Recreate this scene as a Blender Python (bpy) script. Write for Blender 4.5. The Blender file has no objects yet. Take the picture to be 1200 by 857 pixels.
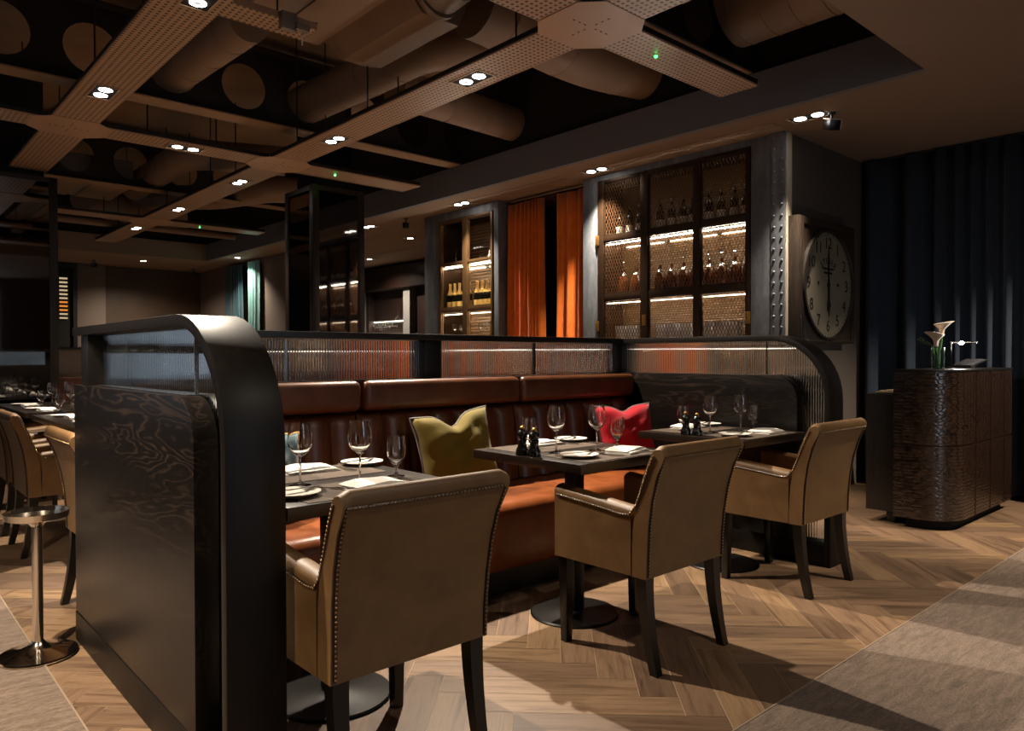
import bpy, bmesh, math, random
from mathutils import Vector, Matrix, Euler
random.seed(7)
SC = bpy.context.scene
COL = SC.collection
PI = math.pi
ORG = {}
ORD = ['first', 'second', 'third', 'fourth', 'fifth', 'sixth', 'seventh', 'eighth', 'ninth', 'tenth', 'eleventh', 'twelfth']

# ------------------------------------------------------------------ helpers
class MB:
    def __init__(s): s.v = []; s.f = []; s.uv = None; s.tone = None
    def add(s, vs, fs):
        b = len(s.v); s.v += [tuple(p) for p in vs]; s.f += [tuple(b + i for i in f) for f in fs]; return s
    def box(s, x0, x1, y0, y1, z0, z1):
        return s.add([(x0,y0,z0),(x1,y0,z0),(x1,y1,z0),(x0,y1,z0),(x0,y0,z1),(x1,y0,z1),(x1,y1,z1),(x0,y1,z1)],
                     [(0,3,2,1),(4,5,6,7),(0,1,5,4),(1,2,6,5),(2,3,7,6),(3,0,4,7)])
    def hexa(s, lo, hi):            # two quads of 4 points, bottom and top
        return s.add(list(lo) + list(hi), [(0,3,2,1),(4,5,6,7),(0,1,5,4),(1,2,6,5),(2,3,7,6),(3,0,4,7)])
    def prism(s, poly, ax, a, b):   # poly in the two other axes (cyclic order), extruded on ax from a to b
        def P(p, t):
            return {'x': (t, p[0], p[1]), 'y': (p[0], t, p[1]), 'z': (p[0], p[1], t)}[ax]
        n = len(poly)
        vs = [P(p, a) for p in poly] + [P(p, b) for p in poly]
        fs = [tuple(range(n - 1, -1, -1)), tuple(range(n, 2 * n))] + [(i, (i + 1) % n, n + (i + 1) % n, n + i) for i in range(n)]
        return s.add(vs, fs)
    def lathe(s, prof, n=24, c=(0,0,0), M=None):
        vs = []; fs = []; m = len(prof)
        for r, z in prof:
            for i in range(n):
                a = 2 * PI * i / n
                p = Vector((r * math.cos(a), r * math.sin(a), z))
                if M: p = M @ p
                vs.append((p[0] + c[0], p[1] + c[1], p[2] + c[2]))
        for k in range(m - 1):
            for i in range(n):
                j = (i + 1) % n
                fs.append((k * n + i, k * n + j, (k + 1) * n + j, (k + 1) * n + i))
        if prof[0][0] > 1e-5: fs.append(tuple(range(n - 1, -1, -1)))
        if prof[-1][0] > 1e-5: fs.append(tuple((m - 1) * n + i for i in range(n)))
        return s.add(vs, fs)
    def tube(s, pts, r, n=10, cap=True):
        pts = [Vector(p) for p in pts]; m = len(pts); vs = []; fs = []
        rs = r if isinstance(r, (list, tuple)) else [r] * m
        up = Vector((0, 0, 1)); u = None
        for k, p in enumerate(pts):
            d = (pts[min(k + 1, m - 1)] - pts[max(k - 1, 0)]).normalized()
            if u is None:
                u = d.cross(up if abs(d.z) < .9 else Vector((1, 0, 0))).normalized()
            else:
                u = (u - d * u.dot(d)).normalized()
            w = d.cross(u)
            for i in range(n):
                a = 2 * PI * i / n
                vs.append(p + u * (rs[k] * math.cos(a)) + w * (rs[k] * math.sin(a)))
        for k in range(m - 1):
            for i in range(n):
                j = (i + 1) % n
                fs.append((k * n + i, k * n + j, (k + 1) * n + j, (k + 1) * n + i))
        if cap:
            fs.append(tuple(range(n - 1, -1, -1))); fs.append(tuple((m - 1) * n + i for i in range(n)))
        return s.add(vs, fs)
    def bar(s, a, b, w, h):         # rectangular bar from a to b
        a = Vector(a); b = Vector(b); d = (b - a).normalized()
        u = d.cross(Vector((0, 0, 1)));
        u = Vector((1, 0, 0)) if u.length < 1e-4 else u.normalized()
        t = u.cross(d)
        q = lambda p: [p - u * w/2 - t * h/2, p + u * w/2 - t * h/2, p + u * w/2 + t * h/2, p - u * w/2 + t * h/2]
        return s.hexa(q(a), q(b))
    def grid(s, rows, closeu=False):
        n = len(rows[0]); b = len(s.v)
        for r in rows: s.v += [tuple(p) for p in r]
        for k in range(len(rows) - 1):
            for i in range(n - 1 + (1 if closeu else 0)):
                j = (i + 1) % n
                s.f.append((b + k * n + i, b + k * n + j, b + (k + 1) * n + j, b + (k + 1) * n + i))
        return s
    def sphere(s, c, r, n=10, m=6, sq=(1,1,1)):
        return s.lathe([(max(r * math.sin(PI * k / m), 1e-6) * 1, -r * math.cos(PI * k / m)) for k in range(m + 1)], n, c,
                       Matrix.Diagonal(Vector(sq)))
    def xf(s, M, start=0):
        for i in range(start, len(s.v)): s.v[i] = tuple(M @ Vector(s.v[i]))
        return s
    def build(s, name, mat, parent=None, smooth=40, bevel=0, seg=2, subsurf=0):
        org = ORG.get(parent, Vector((0,0,0))) if parent else Vector((0,0,0))
        me = bpy.data.meshes.new(name)
        me.from_pydata([(p[0]-org[0], p[1]-org[1], p[2]-org[2]) for p in s.v], [], s.f)
        if s.uv:
            l = me.uv_layers.new(name='UVMap')
            for i, w in enumerate(s.uv): l.data[i].uv = w
        if s.tone:
            at = me.attributes.new('tone', 'FLOAT', 'FACE')
            for i, w in enumerate(s.tone): at.data[i].value = w
        if not s.uv:
            bm = bmesh.new(); bm.from_mesh(me)
            bmesh.ops.recalc_face_normals(bm, faces=bm.faces)
            if bevel:
                ed = [e for e in bm.edges if len(e.link_faces) == 2 and e.calc_face_angle(0) > math.radians(30)]
                bmesh.ops.bevel(bm, geom=ed, offset=bevel, segments=seg, profile=.6, affect='EDGES', clamp_overlap=True)
            bm.to_mesh(me); bm.free()
        if smooth:
            for p in me.polygons: p.use_smooth = True
            me.set_sharp_from_angle(angle=math.radians(smooth))
        me.materials.append(mat)
        o = bpy.data.objects.new(name, me); COL.objects.link(o)
        ORG[o] = org.copy()
        if parent: o.parent = parent
        if subsurf:
            md = o.modifiers.new('sub', 'SUBSURF'); md.levels = subsurf; md.render_levels = subsurf
        return o

def tag(o, label=None, cat=None, group=None, kind=None):
    if label: o['label'] = label
    if cat: o['category'] = cat
    if group: o['group'] = group
    if kind: o['kind'] = kind
    return o
def thing(name, label, cat, loc=(0,0,0), group=None):
    o = bpy.data.objects.new(name, None); COL.objects.link(o); o.empty_display_size = .05
    o.location = loc; ORG[o] = Vector(loc)
    return tag(o, label, cat, group)
def place(o, loc, rotz=0, rot=None):
    o.location = loc; o.rotation_euler = rot if rot else (0, 0, rotz); return o
def dup(root, loc, rotz=0, label=None, group=None, rot=None, scale=None):
    def cp(o, par):
        c = o.copy(); COL.objects.link(c)
        if par: c.parent = par
        for ch in o.children: cp(ch, c)
        return c
    r = cp(root, None); place(r, loc, rotz, rot)
    if scale: r.scale = scale
    if label: r['label'] = label
    if group: r['group'] = group
    return r
def struct(name, mb, mat, label=None, **k):
    o = mb.build(name, mat, **k); o['kind'] = 'structure'
    if label: o['label'] = label
    return o
def single(name, mb, mat, label, cat, group=None, **k):
    return tag(mb.build(name, mat, **k), label, cat, group)

# ------------------------------------------------------------------ materials
def lin(c): return tuple((x/12.92 if x <= .04045 else ((x+.055)/1.055)**2.4) for x in c)
def hexc(h): return lin(tuple(int(h[i:i+2], 16)/255 for i in (0,2,4))) + (1,)
class NT:
    def __init__(s, name):
        s.m = bpy.data.materials.new(name); s.m.use_nodes = True; s.t = s.m.node_tree; s.n = s.t.nodes; s.l = s.t.links
        s.n.clear(); s.out = s.n.new('ShaderNodeOutputMaterial')
    def node(s, t, **k):
        x = s.n.new(t)
        for a, b in k.items(): setattr(x, a, b)
        return x
    def ln(s, a, b): s.l.new(a, b)
    def val(s, sock, v):
        if hasattr(v, 'links') or isinstance(v, bpy.types.NodeSocket): s.l.new(v, sock)
        else: sock.default_value = v
    def bsdf(s, **k):
        b = s.node('ShaderNodeBsdfPrincipled')
        for a, v in k.items(): s.val(b.inputs[a.replace('_', ' ')], v)
        s.ln(b.outputs[0], s.out.inputs[0]); return b
    def coord(s, kind='Object', scale=(1,1,1), rot=(0,0,0)):
        c = s.node('ShaderNodeTexCoord'); m = s.node('ShaderNodeMapping')
        m.inputs['Scale'].default_value = scale; m.inputs['Rotation'].default_value = rot
        s.ln(c.outputs[kind], m.inputs[0]); return m.outputs[0]
    def noise(s, vec, scale=5, detail=3, rough=.5, dist=0):
        n = s.node('ShaderNodeTexNoise'); s.ln(vec, n.inputs['Vector'])
        n.inputs['Scale'].default_value = scale; n.inputs['Detail'].default_value = detail
        n.inputs['Roughness'].default_value = rough; n.inputs['Distortion'].default_value = dist
        return n.outputs[0]
    def ramp(s, fac, stops):
        r = s.node('ShaderNodeValToRGB'); e = r.color_ramp.elements
        while len(e) < len(stops): e.new(.5)
        for x, (p, c) in zip(e, stops): x.position = p; x.color = c if len(c) == 4 else tuple(c) + (1,)
        s.ln(fac, r.inputs[0]); return r.outputs[0]
    def math(s, op, a, b=0, c=0):
        m = s.node('ShaderNodeMath', operation=op); s.val(m.inputs[0], a); s.val(m.inputs[1], b)
        if op in ('MULTIPLY_ADD',): s.val(m.inputs[2], c)
        return m.outputs[0]
    def mix(s, f, a, b, mode='MIX'):
        m = s.node('ShaderNodeMix', data_type='RGBA', blend_type=mode)
        s.val(m.inputs[0], f); s.val(m.inputs[6], a); s.val(m.inputs[7], b); return m.outputs[2]
    def bump(s, h, strength=.3, dist=.002):
        b = s.node('ShaderNodeBump'); b.inputs['Strength'].default_value = strength; b.inputs['Distance'].default_value = dist
        s.ln(h, b.inputs['Height']); return b.outputs[0]

def plain(name, col, rough=.5, metal=0, var=0, vs=20, bump=0, bs=200, spec=.5, coat=0, sheen=0):
    t = NT(name); v = t.coord()
    c = col
    if var:
        n = t.noise(v, vs, 4)
        c = t.ramp(n, [(.25, tuple(x * (1 - var) for x in col[:3])), (.75, tuple(min(1, x * (1 + var)) for x in col[:3]))])
    b = t.bsdf(Base_Color=c, Roughness=rough, Metallic=metal)
    b.inputs['Specular IOR Level'].default_value = spec
    if coat: b.inputs['Coat Weight'].default_value = coat; b.inputs['Coat Roughness'].default_value = .15
    if sheen: b.inputs['Sheen Weight'].default_value = sheen; b.inputs['Sheen Roughness'].default_value = .4
    if bump: t.ln(t.bump(t.noise(v, bs, 3), bump), b.inputs['Normal'])
    return t.m

def wood_dark(name, axis='z', a='0d0907', b='3d2b1f', rough=.4, spec=.5):
    t = NT(name)
    sc = {'z': (6, 6, .55), 'y': (6, .7, 6), 'x': (.55, 6, 6)}[axis]
    v = t.coord('Object', sc)
    n = t.noise(v, 1.6, 3, .45, .5)
    w = t.node('ShaderNodeMath', operation='SINE'); t.ln(t.math('MULTIPLY', n, 85), w.inputs[0])
    g = t.math('MULTIPLY_ADD', w.outputs[0], .5, .5)
    fine = t.noise(t.coord('Object', tuple(x * 30 for x in sc)), 1, 2)
    patch = t.ramp(t.noise(v, .9, 2), [(.42, (0,0,0)), (.62, (1,1,1))])
    f = t.math('MULTIPLY', t.math('MULTIPLY', t.math('POWER', g, 4), t.math('MULTIPLY_ADD', patch, .85, .15)), t.math('MULTIPLY_ADD', fine, .7, .05))
    c = t.mix(f, hexc(a), hexc(b))
    r = t.math('MULTIPLY_ADD', f, .12, rough)
    bs = t.bsdf(Base_Color=c, Roughness=r); bs.inputs['Specular IOR Level'].default_value = spec
    t.ln(t.bump(f, .06, .0006), bs.inputs['Normal'])
    return t.m

def leather(name, col, dark, rough=.38, sc=9):
    t = NT(name); v = t.coord()
    n = t.noise(v, sc, 4, .6, .4)
    c = t.ramp(n, [(.3, dark), (.7, col)])
    b = t.bsdf(Base_Color=c, Roughness=t.math('MULTIPLY_ADD', n, .2, rough - .1))
    vo = t.node('ShaderNodeTexVoronoi'); t.ln(v, vo.inputs['Vector']); vo.inputs['Scale'].default_value = 450
    t.ln(t.bump(vo.outputs['Distance'], .12, .0012), b.inputs['Normal'])
    return t.m

def fabric(name, col, rough=.9, weave=600, sheen=.3, var=.15):
    t = NT(name); v = t.coord()
    n = t.noise(v, 12, 3)
    c = t.ramp(n, [(.3, tuple(x * (1 - var) for x in col[:3])), (.7, col)])
    b = t.bsdf(Base_Color=c, Roughness=rough)
    b.inputs['Sheen Weight'].default_value = sheen; b.inputs['Specular IOR Level'].default_value = .2
    t.ln(t.bump(t.noise(v, weave, 2), .25, .001), b.inputs['Normal'])
    return t.m

def emit(name, col, st):
    t = NT(name); e = t.node('ShaderNodeEmission'); e.inputs[0].default_value = col; e.inputs[1].default_value = st
    t.ln(e.outputs[0], t.out.inputs[0]); return t.m

def glass(name, col=(1,1,1,1), rough=0.0, ior=1.45):
    t = NT(name); g = t.node('ShaderNodeBsdfGlass'); g.inputs[0].default_value = col; g.inputs[1].default_value = rough
    g.inputs['IOR'].default_value = ior; t.ln(g.outputs[0], t.out.inputs[0]); return t.m

def thin_glass(name, col=(1,1,1,1), strength=1.0):
    t = NT(name); tr = t.node('ShaderNodeBsdfTransparent'); tr.inputs[0].default_value = col
    gl = t.node('ShaderNodeBsdfGlossy'); gl.inputs['Roughness'].default_value = .02
    lw = t.node('ShaderNodeLayerWeight'); lw.inputs[0].default_value = .35
    f = t.math('MULTIPLY', t.math('MULTIPLY_ADD', lw.outputs['Facing'], .55, .03), strength)
    mx = t.node('ShaderNodeMixShader'); t.ln(f, mx.inputs[0]); t.ln(tr.outputs[0], mx.inputs[1]); t.ln(gl.outputs[0], mx.inputs[2])
    t.ln(mx.outputs[0], t.out.inputs[0]); return t.m

def perforated(name):
    t = NT(name)
    v = t.coord('Object')
    def cells(sock, pitch):
        f = t.math('FRACT', t.math('MULTIPLY', sock, 1 / pitch)); return t.math('SUBTRACT', f, .5)
    sp = t.node('ShaderNodeSeparateXYZ'); t.ln(v, sp.inputs[0])
    x = cells(sp.outputs[0], .036); y = cells(sp.outputs[1], .036)
    d = t.math('SQRT', t.math('ADD', t.math('MULTIPLY', x, x), t.math('MULTIPLY', y, y)))
    hole = t.math('LESS_THAN', d, .27)
    gm = t.node('ShaderNodeNewGeometry'); sn = t.node('ShaderNodeSeparateXYZ'); t.ln(gm.outputs['Normal'], sn.inputs[0])
    flat = t.math('GREATER_THAN', t.math('ABSOLUTE', sn.outputs[2]), .7)
    h = t.math('MULTIPLY', hole, flat)
    c = t.mix(h, hexc('aa8a70'), hexc('1a120d'))
    b = t.bsdf(Base_Color=c, Roughness=.42, Metallic=.0)
    return t.m

def croc(name):
    t = NT(name); v = t.coord('Object', (15, 15, 42))
    n = t.node('ShaderNodeTexVoronoi', feature='DISTANCE_TO_EDGE'); n.inputs['Scale'].default_value = 1; n.inputs['Randomness'].default_value = .55
    t.ln(v, n.inputs['Vector'])
    h = t.ramp(n.outputs['Distance'], [(0, (0,0,0)), (.16, (1,1,1))])
    c = t.mix(h, hexc('080504'), hexc('2a1a10'))
    b = t.bsdf(Base_Color=c, Roughness=.24); b.inputs['Specular IOR Level'].default_value = 1.0
    t.ln(t.bump(h, .7, .0016), b.inputs['Normal']); return t.m

def floor_mat():
    t = NT('oak planks')
    at = t.node('ShaderNodeAttribute', attribute_name='tone')
    uv = t.node('ShaderNodeTexCoord')
    off = t.node('ShaderNodeVectorMath', operation='ADD'); t.ln(uv.outputs['UV'], off.inputs[0])
    cmb = t.node('ShaderNodeCombineXYZ'); t.ln(t.math('MULTIPLY', at.outputs['Fac'], 37), cmb.inputs[0]); t.ln(t.math('MULTIPLY', at.outputs['Fac'], 91), cmb.inputs[1])
    t.ln(cmb.outputs[0], off.inputs[1])
    m1 = t.node('ShaderNodeMapping'); m1.inputs['Scale'].default_value = (2.2, 26, 1); t.ln(off.outputs[0], m1.inputs[0])
    n1 = t.noise(m1.outputs[0], 1.0, 5, .6, .8)
    m2 = t.node('ShaderNodeMapping'); m2.inputs['Scale'].default_value = (9, 160, 1); t.ln(off.outputs[0], m2.inputs[0])
    n2 = t.noise(m2.outputs[0], 1.0, 3)
    base = t.ramp(at.outputs['Fac'], [(0, hexc('6a5340')), (.5, hexc('826750')), (1, hexc('947758'))])
    g = t.math('MULTIPLY_ADD', n1, 1.0, .5)
    c = t.mix(1, base, t.ramp(n1, [(.3, (.5,.46,.42)), (.52, (1,1,1)), (.8, (1.0,.98,.94))]), 'MULTIPLY')
    c = t.mix(.5, c, t.ramp(n2, [(.35, (.6,.57,.54)), (.6, (1,1,1))]), 'MULTIPLY')
    b = t.bsdf(Base_Color=c, Roughness=t.math('MULTIPLY_ADD', n1, .15, .38))
    t.ln(t.bump(n2, .12, .001), b.inputs['Normal']); return t.m

def carpet_mat():
    t = NT('wool carpet'); v = t.coord()
    v2 = t.coord('Object', (5, 30, 5), (0, 0, .74))
    n = t.noise(v2, 1.6, 5, .6, .6); n2 = t.noise(v, 240, 2, .7); n3 = t.noise(t.coord('Object', (60, 200, 60), (0, 0, .74)), 1, 3)
    c = t.ramp(n, [(.3, hexc('625143')), (.55, hexc('806c5b')), (.8, hexc('927d6c'))])
    c = t.mix(.8, c, t.ramp(n3, [(.3, (.5,.48,.46)), (.6, (1,1,1))]), 'MULTIPLY')
    b = t.bsdf(Base_Color=c, Roughness=.97); b.inputs['Specular IOR Level'].default_value = .1
    b.inputs['Sheen Weight'].default_value = .25
    t.ln(t.bump(t.math('ADD', n2, n3), .7, .004), b.inputs['Normal']); return t.m

def slats(name, col, pitch, axis=2):
    t = NT(name); v = t.coord('Object'); sp = t.node('ShaderNodeSeparateXYZ'); t.ln(v, sp.inputs[0])
    f = t.math('FRACT', t.math('MULTIPLY', sp.outputs[axis], 1 / pitch))
    h = t.math('PINGPONG', f, .5)
    c = t.mix(t.math('LESS_THAN', h, .08), col, tuple(x * .25 for x in col[:3]) + (1,))
    b = t.bsdf(Base_Color=c, Roughness=.45); t.ln(t.bump(h, .8, .01), b.inputs['Normal']); return t.m

def zinc_mat():
    t = NT('patinated zinc'); v = t.coord('Object', (3, 3, .8)); n = t.noise(v, 2.5, 6, .6, .5); n2 = t.noise(t.coord(), 30, 4)
    c = t.ramp(n, [(.3, hexc('575b60')), (.55, hexc('74787e')), (.75, hexc('8d9196'))])
    c = t.mix(.4, c, t.ramp(n2, [(.3, (.6,.6,.62)), (.7, (1,1,1))]), 'MULTIPLY')
    t.bsdf(Base_Color=c, Roughness=.55, Metallic=.35); return t.m

def crystal_mat():
    t = NT('cut crystal'); b = t.bsdf(Base_Color=(.95, .96, .97, 1), Roughness=.18)
    b.inputs['Transmission Weight'].default_value = .55; b.inputs['IOR'].default_value = 1.5; return t.m
M = dict(
    cutcrystal=crystal_mat(),
    oak=wood_dark('black stained oak vertical', 'z'), oaky=wood_dark('black stained oak along', 'z', '0f0a07', '20150e', .45, .25), oakp=wood_dark('figured black oak panel', 'y', '0e0a08', '3d2e23', .32, .4), oakx=wood_dark('black stained oak across', 'x'),
    table=wood_dark('dark oak tabletop', 'x', '1a120d', '3a281c', .3),
    black=plain('black paint', hexc('0b0908'), .45), iron=plain('blackened iron', hexc('120e0c'), .35, .4),
    legw=plain('black stained leg', hexc('0e0a08'), .3, 0, .2),
    tan=leather('tan leather', hexc('795a36'), hexc('65492b'), .5), tandk=leather('tan leather piping', hexc('33261a'), hexc('281c12'), .4),
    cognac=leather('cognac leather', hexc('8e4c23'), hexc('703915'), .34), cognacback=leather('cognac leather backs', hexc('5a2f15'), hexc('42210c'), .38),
    nail=plain('antique brass nail', hexc('a38663'), .3, .9), brass=plain('aged brass', hexc('a07840'), .35, .85, .15),
    bronze=plain('dark bronze', hexc('3d2c1e'), .4, .7, .2, 8), meshm=plain('bronze mesh', hexc('6b4c33'), .4, .7),
    chrome=plain('polished nickel', hexc('d8cfc2'), .12, 1), steel=plain('cutlery steel', hexc('cfcac2'), .18, 1),
    floor=floor_mat(), cream=plain('lamplit corner cream', hexc('b5aa98'), .6), bookg=plain('dark grey book page', hexc('38383a'), .6), grout=plain('pale joint filler', hexc('b49a7c'), .8), carpet=carpet_mat(), tape=plain('carpet edge trim', hexc('a08c78'), .5, .3),
    taupe=plain('taupe ceiling paint', hexc('8a7565'), .8), bulk=plain('slate grey paint', hexc('696b73'), .7),
    wallt=plain('taupe wall paint', hexc('6e5f54'), .8), wallc=plain('dark taupe wall paint', hexc('4f463f'), .85), walld=plain('dark brown wall panelling', hexc('4a3626'), .55, 0, .2, 3),
    wallg=plain('grey wall paint', hexc('6b6865'), .8), slab=plain('painted soffit of slab', hexc('8a7159'), .9, 0, .1, 3),
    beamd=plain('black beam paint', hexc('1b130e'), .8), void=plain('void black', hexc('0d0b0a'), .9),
    perf=perforated('perforated bronze panel'), plate=plain('plain bronze panel', hexc('aa8a70'), .42),
    duct=plain('taupe painted duct', hexc('876f5c'), .55, .1, .08, 4), ductd=plain('grey duct', hexc('857a72'), .5, .3, .1, 5),
    zinc=zinc_mat(), porcelain=plain('white porcelain', hexc('efe9de'), .18), linen=fabric('white linen', hexc('e9e4dc'), .85, 500, .1, .06),
    mat=fabric('woven taupe mat', hexc('594a3d'), .8, 350, .1, .3),
    teal=fabric('teal velvet', hexc('1f4a55'), .8, 500, .5), olive=fabric('olive velvet', hexc('6a5a15'), .75, 500, .2), red=fabric('crimson velvet', hexc('c01226'), .75, 500, .2),
    orange=fabric('burnt orange velvet', hexc('dd6d14'), .75, 400, .45), navy=fabric('midnight blue velvet', hexc('2a333f'), .85, 300, .15, .2), navyrail=plain('curtain track', hexc('2a2a2e'), .5, .3),
    teal_lit=fabric('teal curtain', hexc('6fa09c'), .85, 300, .3),
    glass=glass('clear crystal', (1,1,1,1), 0, 1.5), reed=glass('reeded glass', (.98,1,1,1), .006, 1.46),
    thin=thin_glass('thin glassware', (.97,.98,.98,1), 1.3), pane=thin_glass('cabinet glazing', (.96,.95,.93,1), .12),
    mirror=plain('smoked mirror', (.17,.16,.15,1), .03, 1), mframe=plain('column bronze frame', hexc('1e1510'), .4, .3),
    piping=fabric('grey piping', hexc('8b8580'), .8),
    mill=plain('black lacquer', hexc('080606'), .15, 0, 0, 1, 0, 1, .7), bronzel=plain('light bronze frame', hexc('6b5034'), .42, .6, .2, 8), gold=plain('gold foil', hexc('e8c070'), .32, .25, .1, 40),
    bottle=plain('dark green bottle glass', hexc('0e1009'), .08, 0, 0, 1, 0, 1, .8), cognacb=plain('amber bottle glass', hexc('643114'), .07, 0, .3, 30, 0, 1, .9),
    wlabel=plain('off white label', hexc('d8d0c0'), .6, 0, .1, 60), warmback=slats('ribbed brown backing', hexc('745636'), .022), bandback=slats('banded brown backing', hexc('745636'), .04),
    led=emit('warm led strip', (1, .86, .68, 1), 85), led4=emit('bright led strip', (1, .9, .78, 1), 260), led2=emit('dim led strip', (1, .82, .60, 1), 12), ledfill=emit('added faint fill strip', (1, .82, .60, 1), 10), bowl=emit('lamp bowl glow', (1, .92, .82, 1), 14), bowld=emit('lamp cap glow', (1, .9, .78, 1), .45), bulb=emit('led bulb', (1, .97, .93, 1), 90),
    greenled=emit('green indicator', (.02, 1, .12, 1), 18),
    trimm=plain('downlight trim', hexc('a58a72'), .4, .3), cam=plain('black camera housing', hexc('070606'), .3),
    camw=plain('pale camera shroud', hexc('c8c2ba'), .4),
    croc=croc('dark crocodile leather'), clockface=plain('aged ivory dial', hexc('756d5d'), .6, 0, .08, 6), ink=plain('black dial ink', hexc('0c0a08'), .6),
    clockwood=wood_dark('weathered clock case', 'z', '2a1f16', '55402e', .55), rim=plain('clock rim', hexc('241d17'), .5, 0),
    paper=plain('paper', hexc('b8a68c'), .8), petal=plain('cream petal', hexc('e6d6c6'), .5), stem=plain('green stem', hexc('4a7a28'), .5), leaf=plain('sage leaf', hexc('6d8a52'), .6),
    water=glass('vase glass', (.95,1,.96,1), 0, 1.4), redwood=wood_dark('mahogany panelling', 'z', '1c0f0b', '351c14', .4),
    blind=emit('glowing shelf reflection', (1, .75, .45, 1), .35), amberrefl=emit('amber shelf reflection', (1, .32, .05, 1), .5),
    rope=plain('rigid conduit', hexc('15110e'), .6), white=plain('white plastic', hexc('cfc7bc'), .5),
)

# ------------------------------------------------------------------ room shell
SOF = 2.98; XB = 5.05; YB = 14.13; YF = 1.73; XWALL = 5.6; XL = -2.6
def plank_floor():
    L, W = .70, .1344; mb = MB(); mb.uv = []; mb.tone = []
    s = 1 / math.sqrt(2)
    def put(p0, p1, q0, q1, along):
        g = .0011
        cs = [(p0+g, q0+g), (p1-g, q0+g), (p1-g, q1-g), (p0+g, q1-g)]
        w = [((-p + q) * s + 2.035, (p + q) * s + 1.979 - .19) for p, q in cs]
        if min(x for x, y in w) > 9.2 or max(x for x, y in w) < .3 or min(y for x, y in w) > 16.3 or max(y for x, y in w) < 1.0: return
        b = len(mb.v); mb.v += [(x, y, 0) for x, y in w]; mb.f.append((b, b+3, b+2, b+1))
        l, h = p1 - p0, q1 - q0
        uv = [(0,0),(l,0),(l,h),(0,h)] if along == 'p' else [(0,0),(0,l),(h,l),(h,0)]
        mb.uv += [uv[0], uv[3], uv[2], uv[1]]; mb.tone.append(random.random())
    for m in range(-14, 14):
        for k in range(-90, 160):
            put(k*W + m*L, k*W + m*L + L, k*W - m*L, k*W - m*L + W, 'p')
            put(k*W + L + m*L, k*W + L + W + m*L, k*W + W - L - m*L, k*W + W - m*L, 'q')
    return mb
fl = plank_floor()
f = fl.build('floor', M['floor'], smooth=0); f['kind'] = 'structure'; f['label'] = 'oak herringbone parquet floor'
struct('floor.001', MB().box(XL, 9.5, -3, 16.4, -.08, -.001), M['grout'], 'pale joint filler under the parquet')
cp = MB().prism([(XL, -3), (8.5, -3), (8.5, 1.248), (.555, 1.248), (.555, 16.0), (XL, 16.0)], 'z', 0.0005, .004)
struct('floor_carpet', cp, M['carpet'], 'mottled beige fitted carpet around the parquet', smooth=0)
struct('trim_1', MB().box(.555, 8.4, 1.246, 1.252, .0004, .0055).box(.553, .559, 1.252, 16, .0004, .0055), M['tape'], 'thin metal strip between carpet and parquet')

cz = 4.05
struct('ceiling', MB().box(XL, 9.5, -3, 16.4, cz, cz + .1), M['slab'], 'painted slab above the open ceiling')
sof = MB()
sof.box(XL, XB, -3, YF, SOF, SOF + .3)                      # near soffit
sof.box(XB, 8.4, -3, YB, SOF, SOF + .02)                    # soffit along the wine wall
sof.box(XL, 8.4, YB, 16.4, SOF, SOF + .02)                  # far soffit
struct('ceiling_soffit', sof, M['taupe'], 'taupe dropped soffit around the open ceiling', smooth=0)
bk = MB().box(XB - .004, XB + .05, YF + .002, YB - .002, SOF - .0004, 3.284)
struct('trim_2', bk, M['bulk'], 'slate grey bulkhead face along the wine wall', smooth=0)
struct('trim_3', MB().box(XL, XB, YB, YB + .05, SOF + .021, 3.284), M['taupe'], 'taupe bulkhead face at the far end')
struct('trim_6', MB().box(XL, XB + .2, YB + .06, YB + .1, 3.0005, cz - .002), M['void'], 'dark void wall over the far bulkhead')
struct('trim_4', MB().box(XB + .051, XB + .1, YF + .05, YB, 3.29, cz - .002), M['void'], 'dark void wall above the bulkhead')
wl = MB().box(XL - .1, XL, -3, 16.4, 0, .95).box(XL - .1, XL, -3, 16.4, 2.6, cz)
for ya, yb in ((-3, 3.0), (5.2, 6.0), (8.2, 9), (11.2, 12), (14.2, 16.4)): wl.box(XL - .1, XL, ya, yb, .95, 2.6)
wl.box(XL - .08, XL - .02, 3, 14.2, 1.22, 1.32)
struct('wall_left', wl, M['wallt'])
wf = MB().box(XL, 1.75, -3.1, -3, 0, cz).box(2.6, 8.5, -3.1, -3, 0, cz).box(1.75, 2.6, -3.1, -3, 2.75, cz)
struct('wall_front', wf, M['wallt'])
struct('wall_back', MB().box(XL, 5.8, 16.2, 16.35, 0, SOF - .001), M['walld'], 'dark brown far wall')
struct('wall_window', MB().box(5.65, 5.8, 11.95, 16.19, 0, SOF - .001), M['wallt'], 'taupe wall with the teal curtained window')
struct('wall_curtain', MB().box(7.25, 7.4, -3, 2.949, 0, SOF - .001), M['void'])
struct('wall_clock_side', MB().box(5.62, 7.4, 2.95, 3.07, 0, SOF - .001), M['wallc'], 'taupe wall behind the clock')
struct('trim_7', MB().box(5.6165, 5.70, 2.936, 2.9495, 0, SOF - .001), M['cream'], 'corner strip painted pale for lamplight beside the riveted pier', bevel=.002)  # cream stands in for lamplight on the clock wall's corner
struct('wall_bar_end', MB().box(5.81, 8.2, 13.3, 13.4, 0, SOF - .001), M['wallg'])
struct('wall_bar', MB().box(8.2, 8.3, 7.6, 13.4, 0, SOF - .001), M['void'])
struct('wall_bar_right', MB().box(6.3, 8.2, 7.7, 7.85, 0, SOF - .001), M['wallt'])
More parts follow.
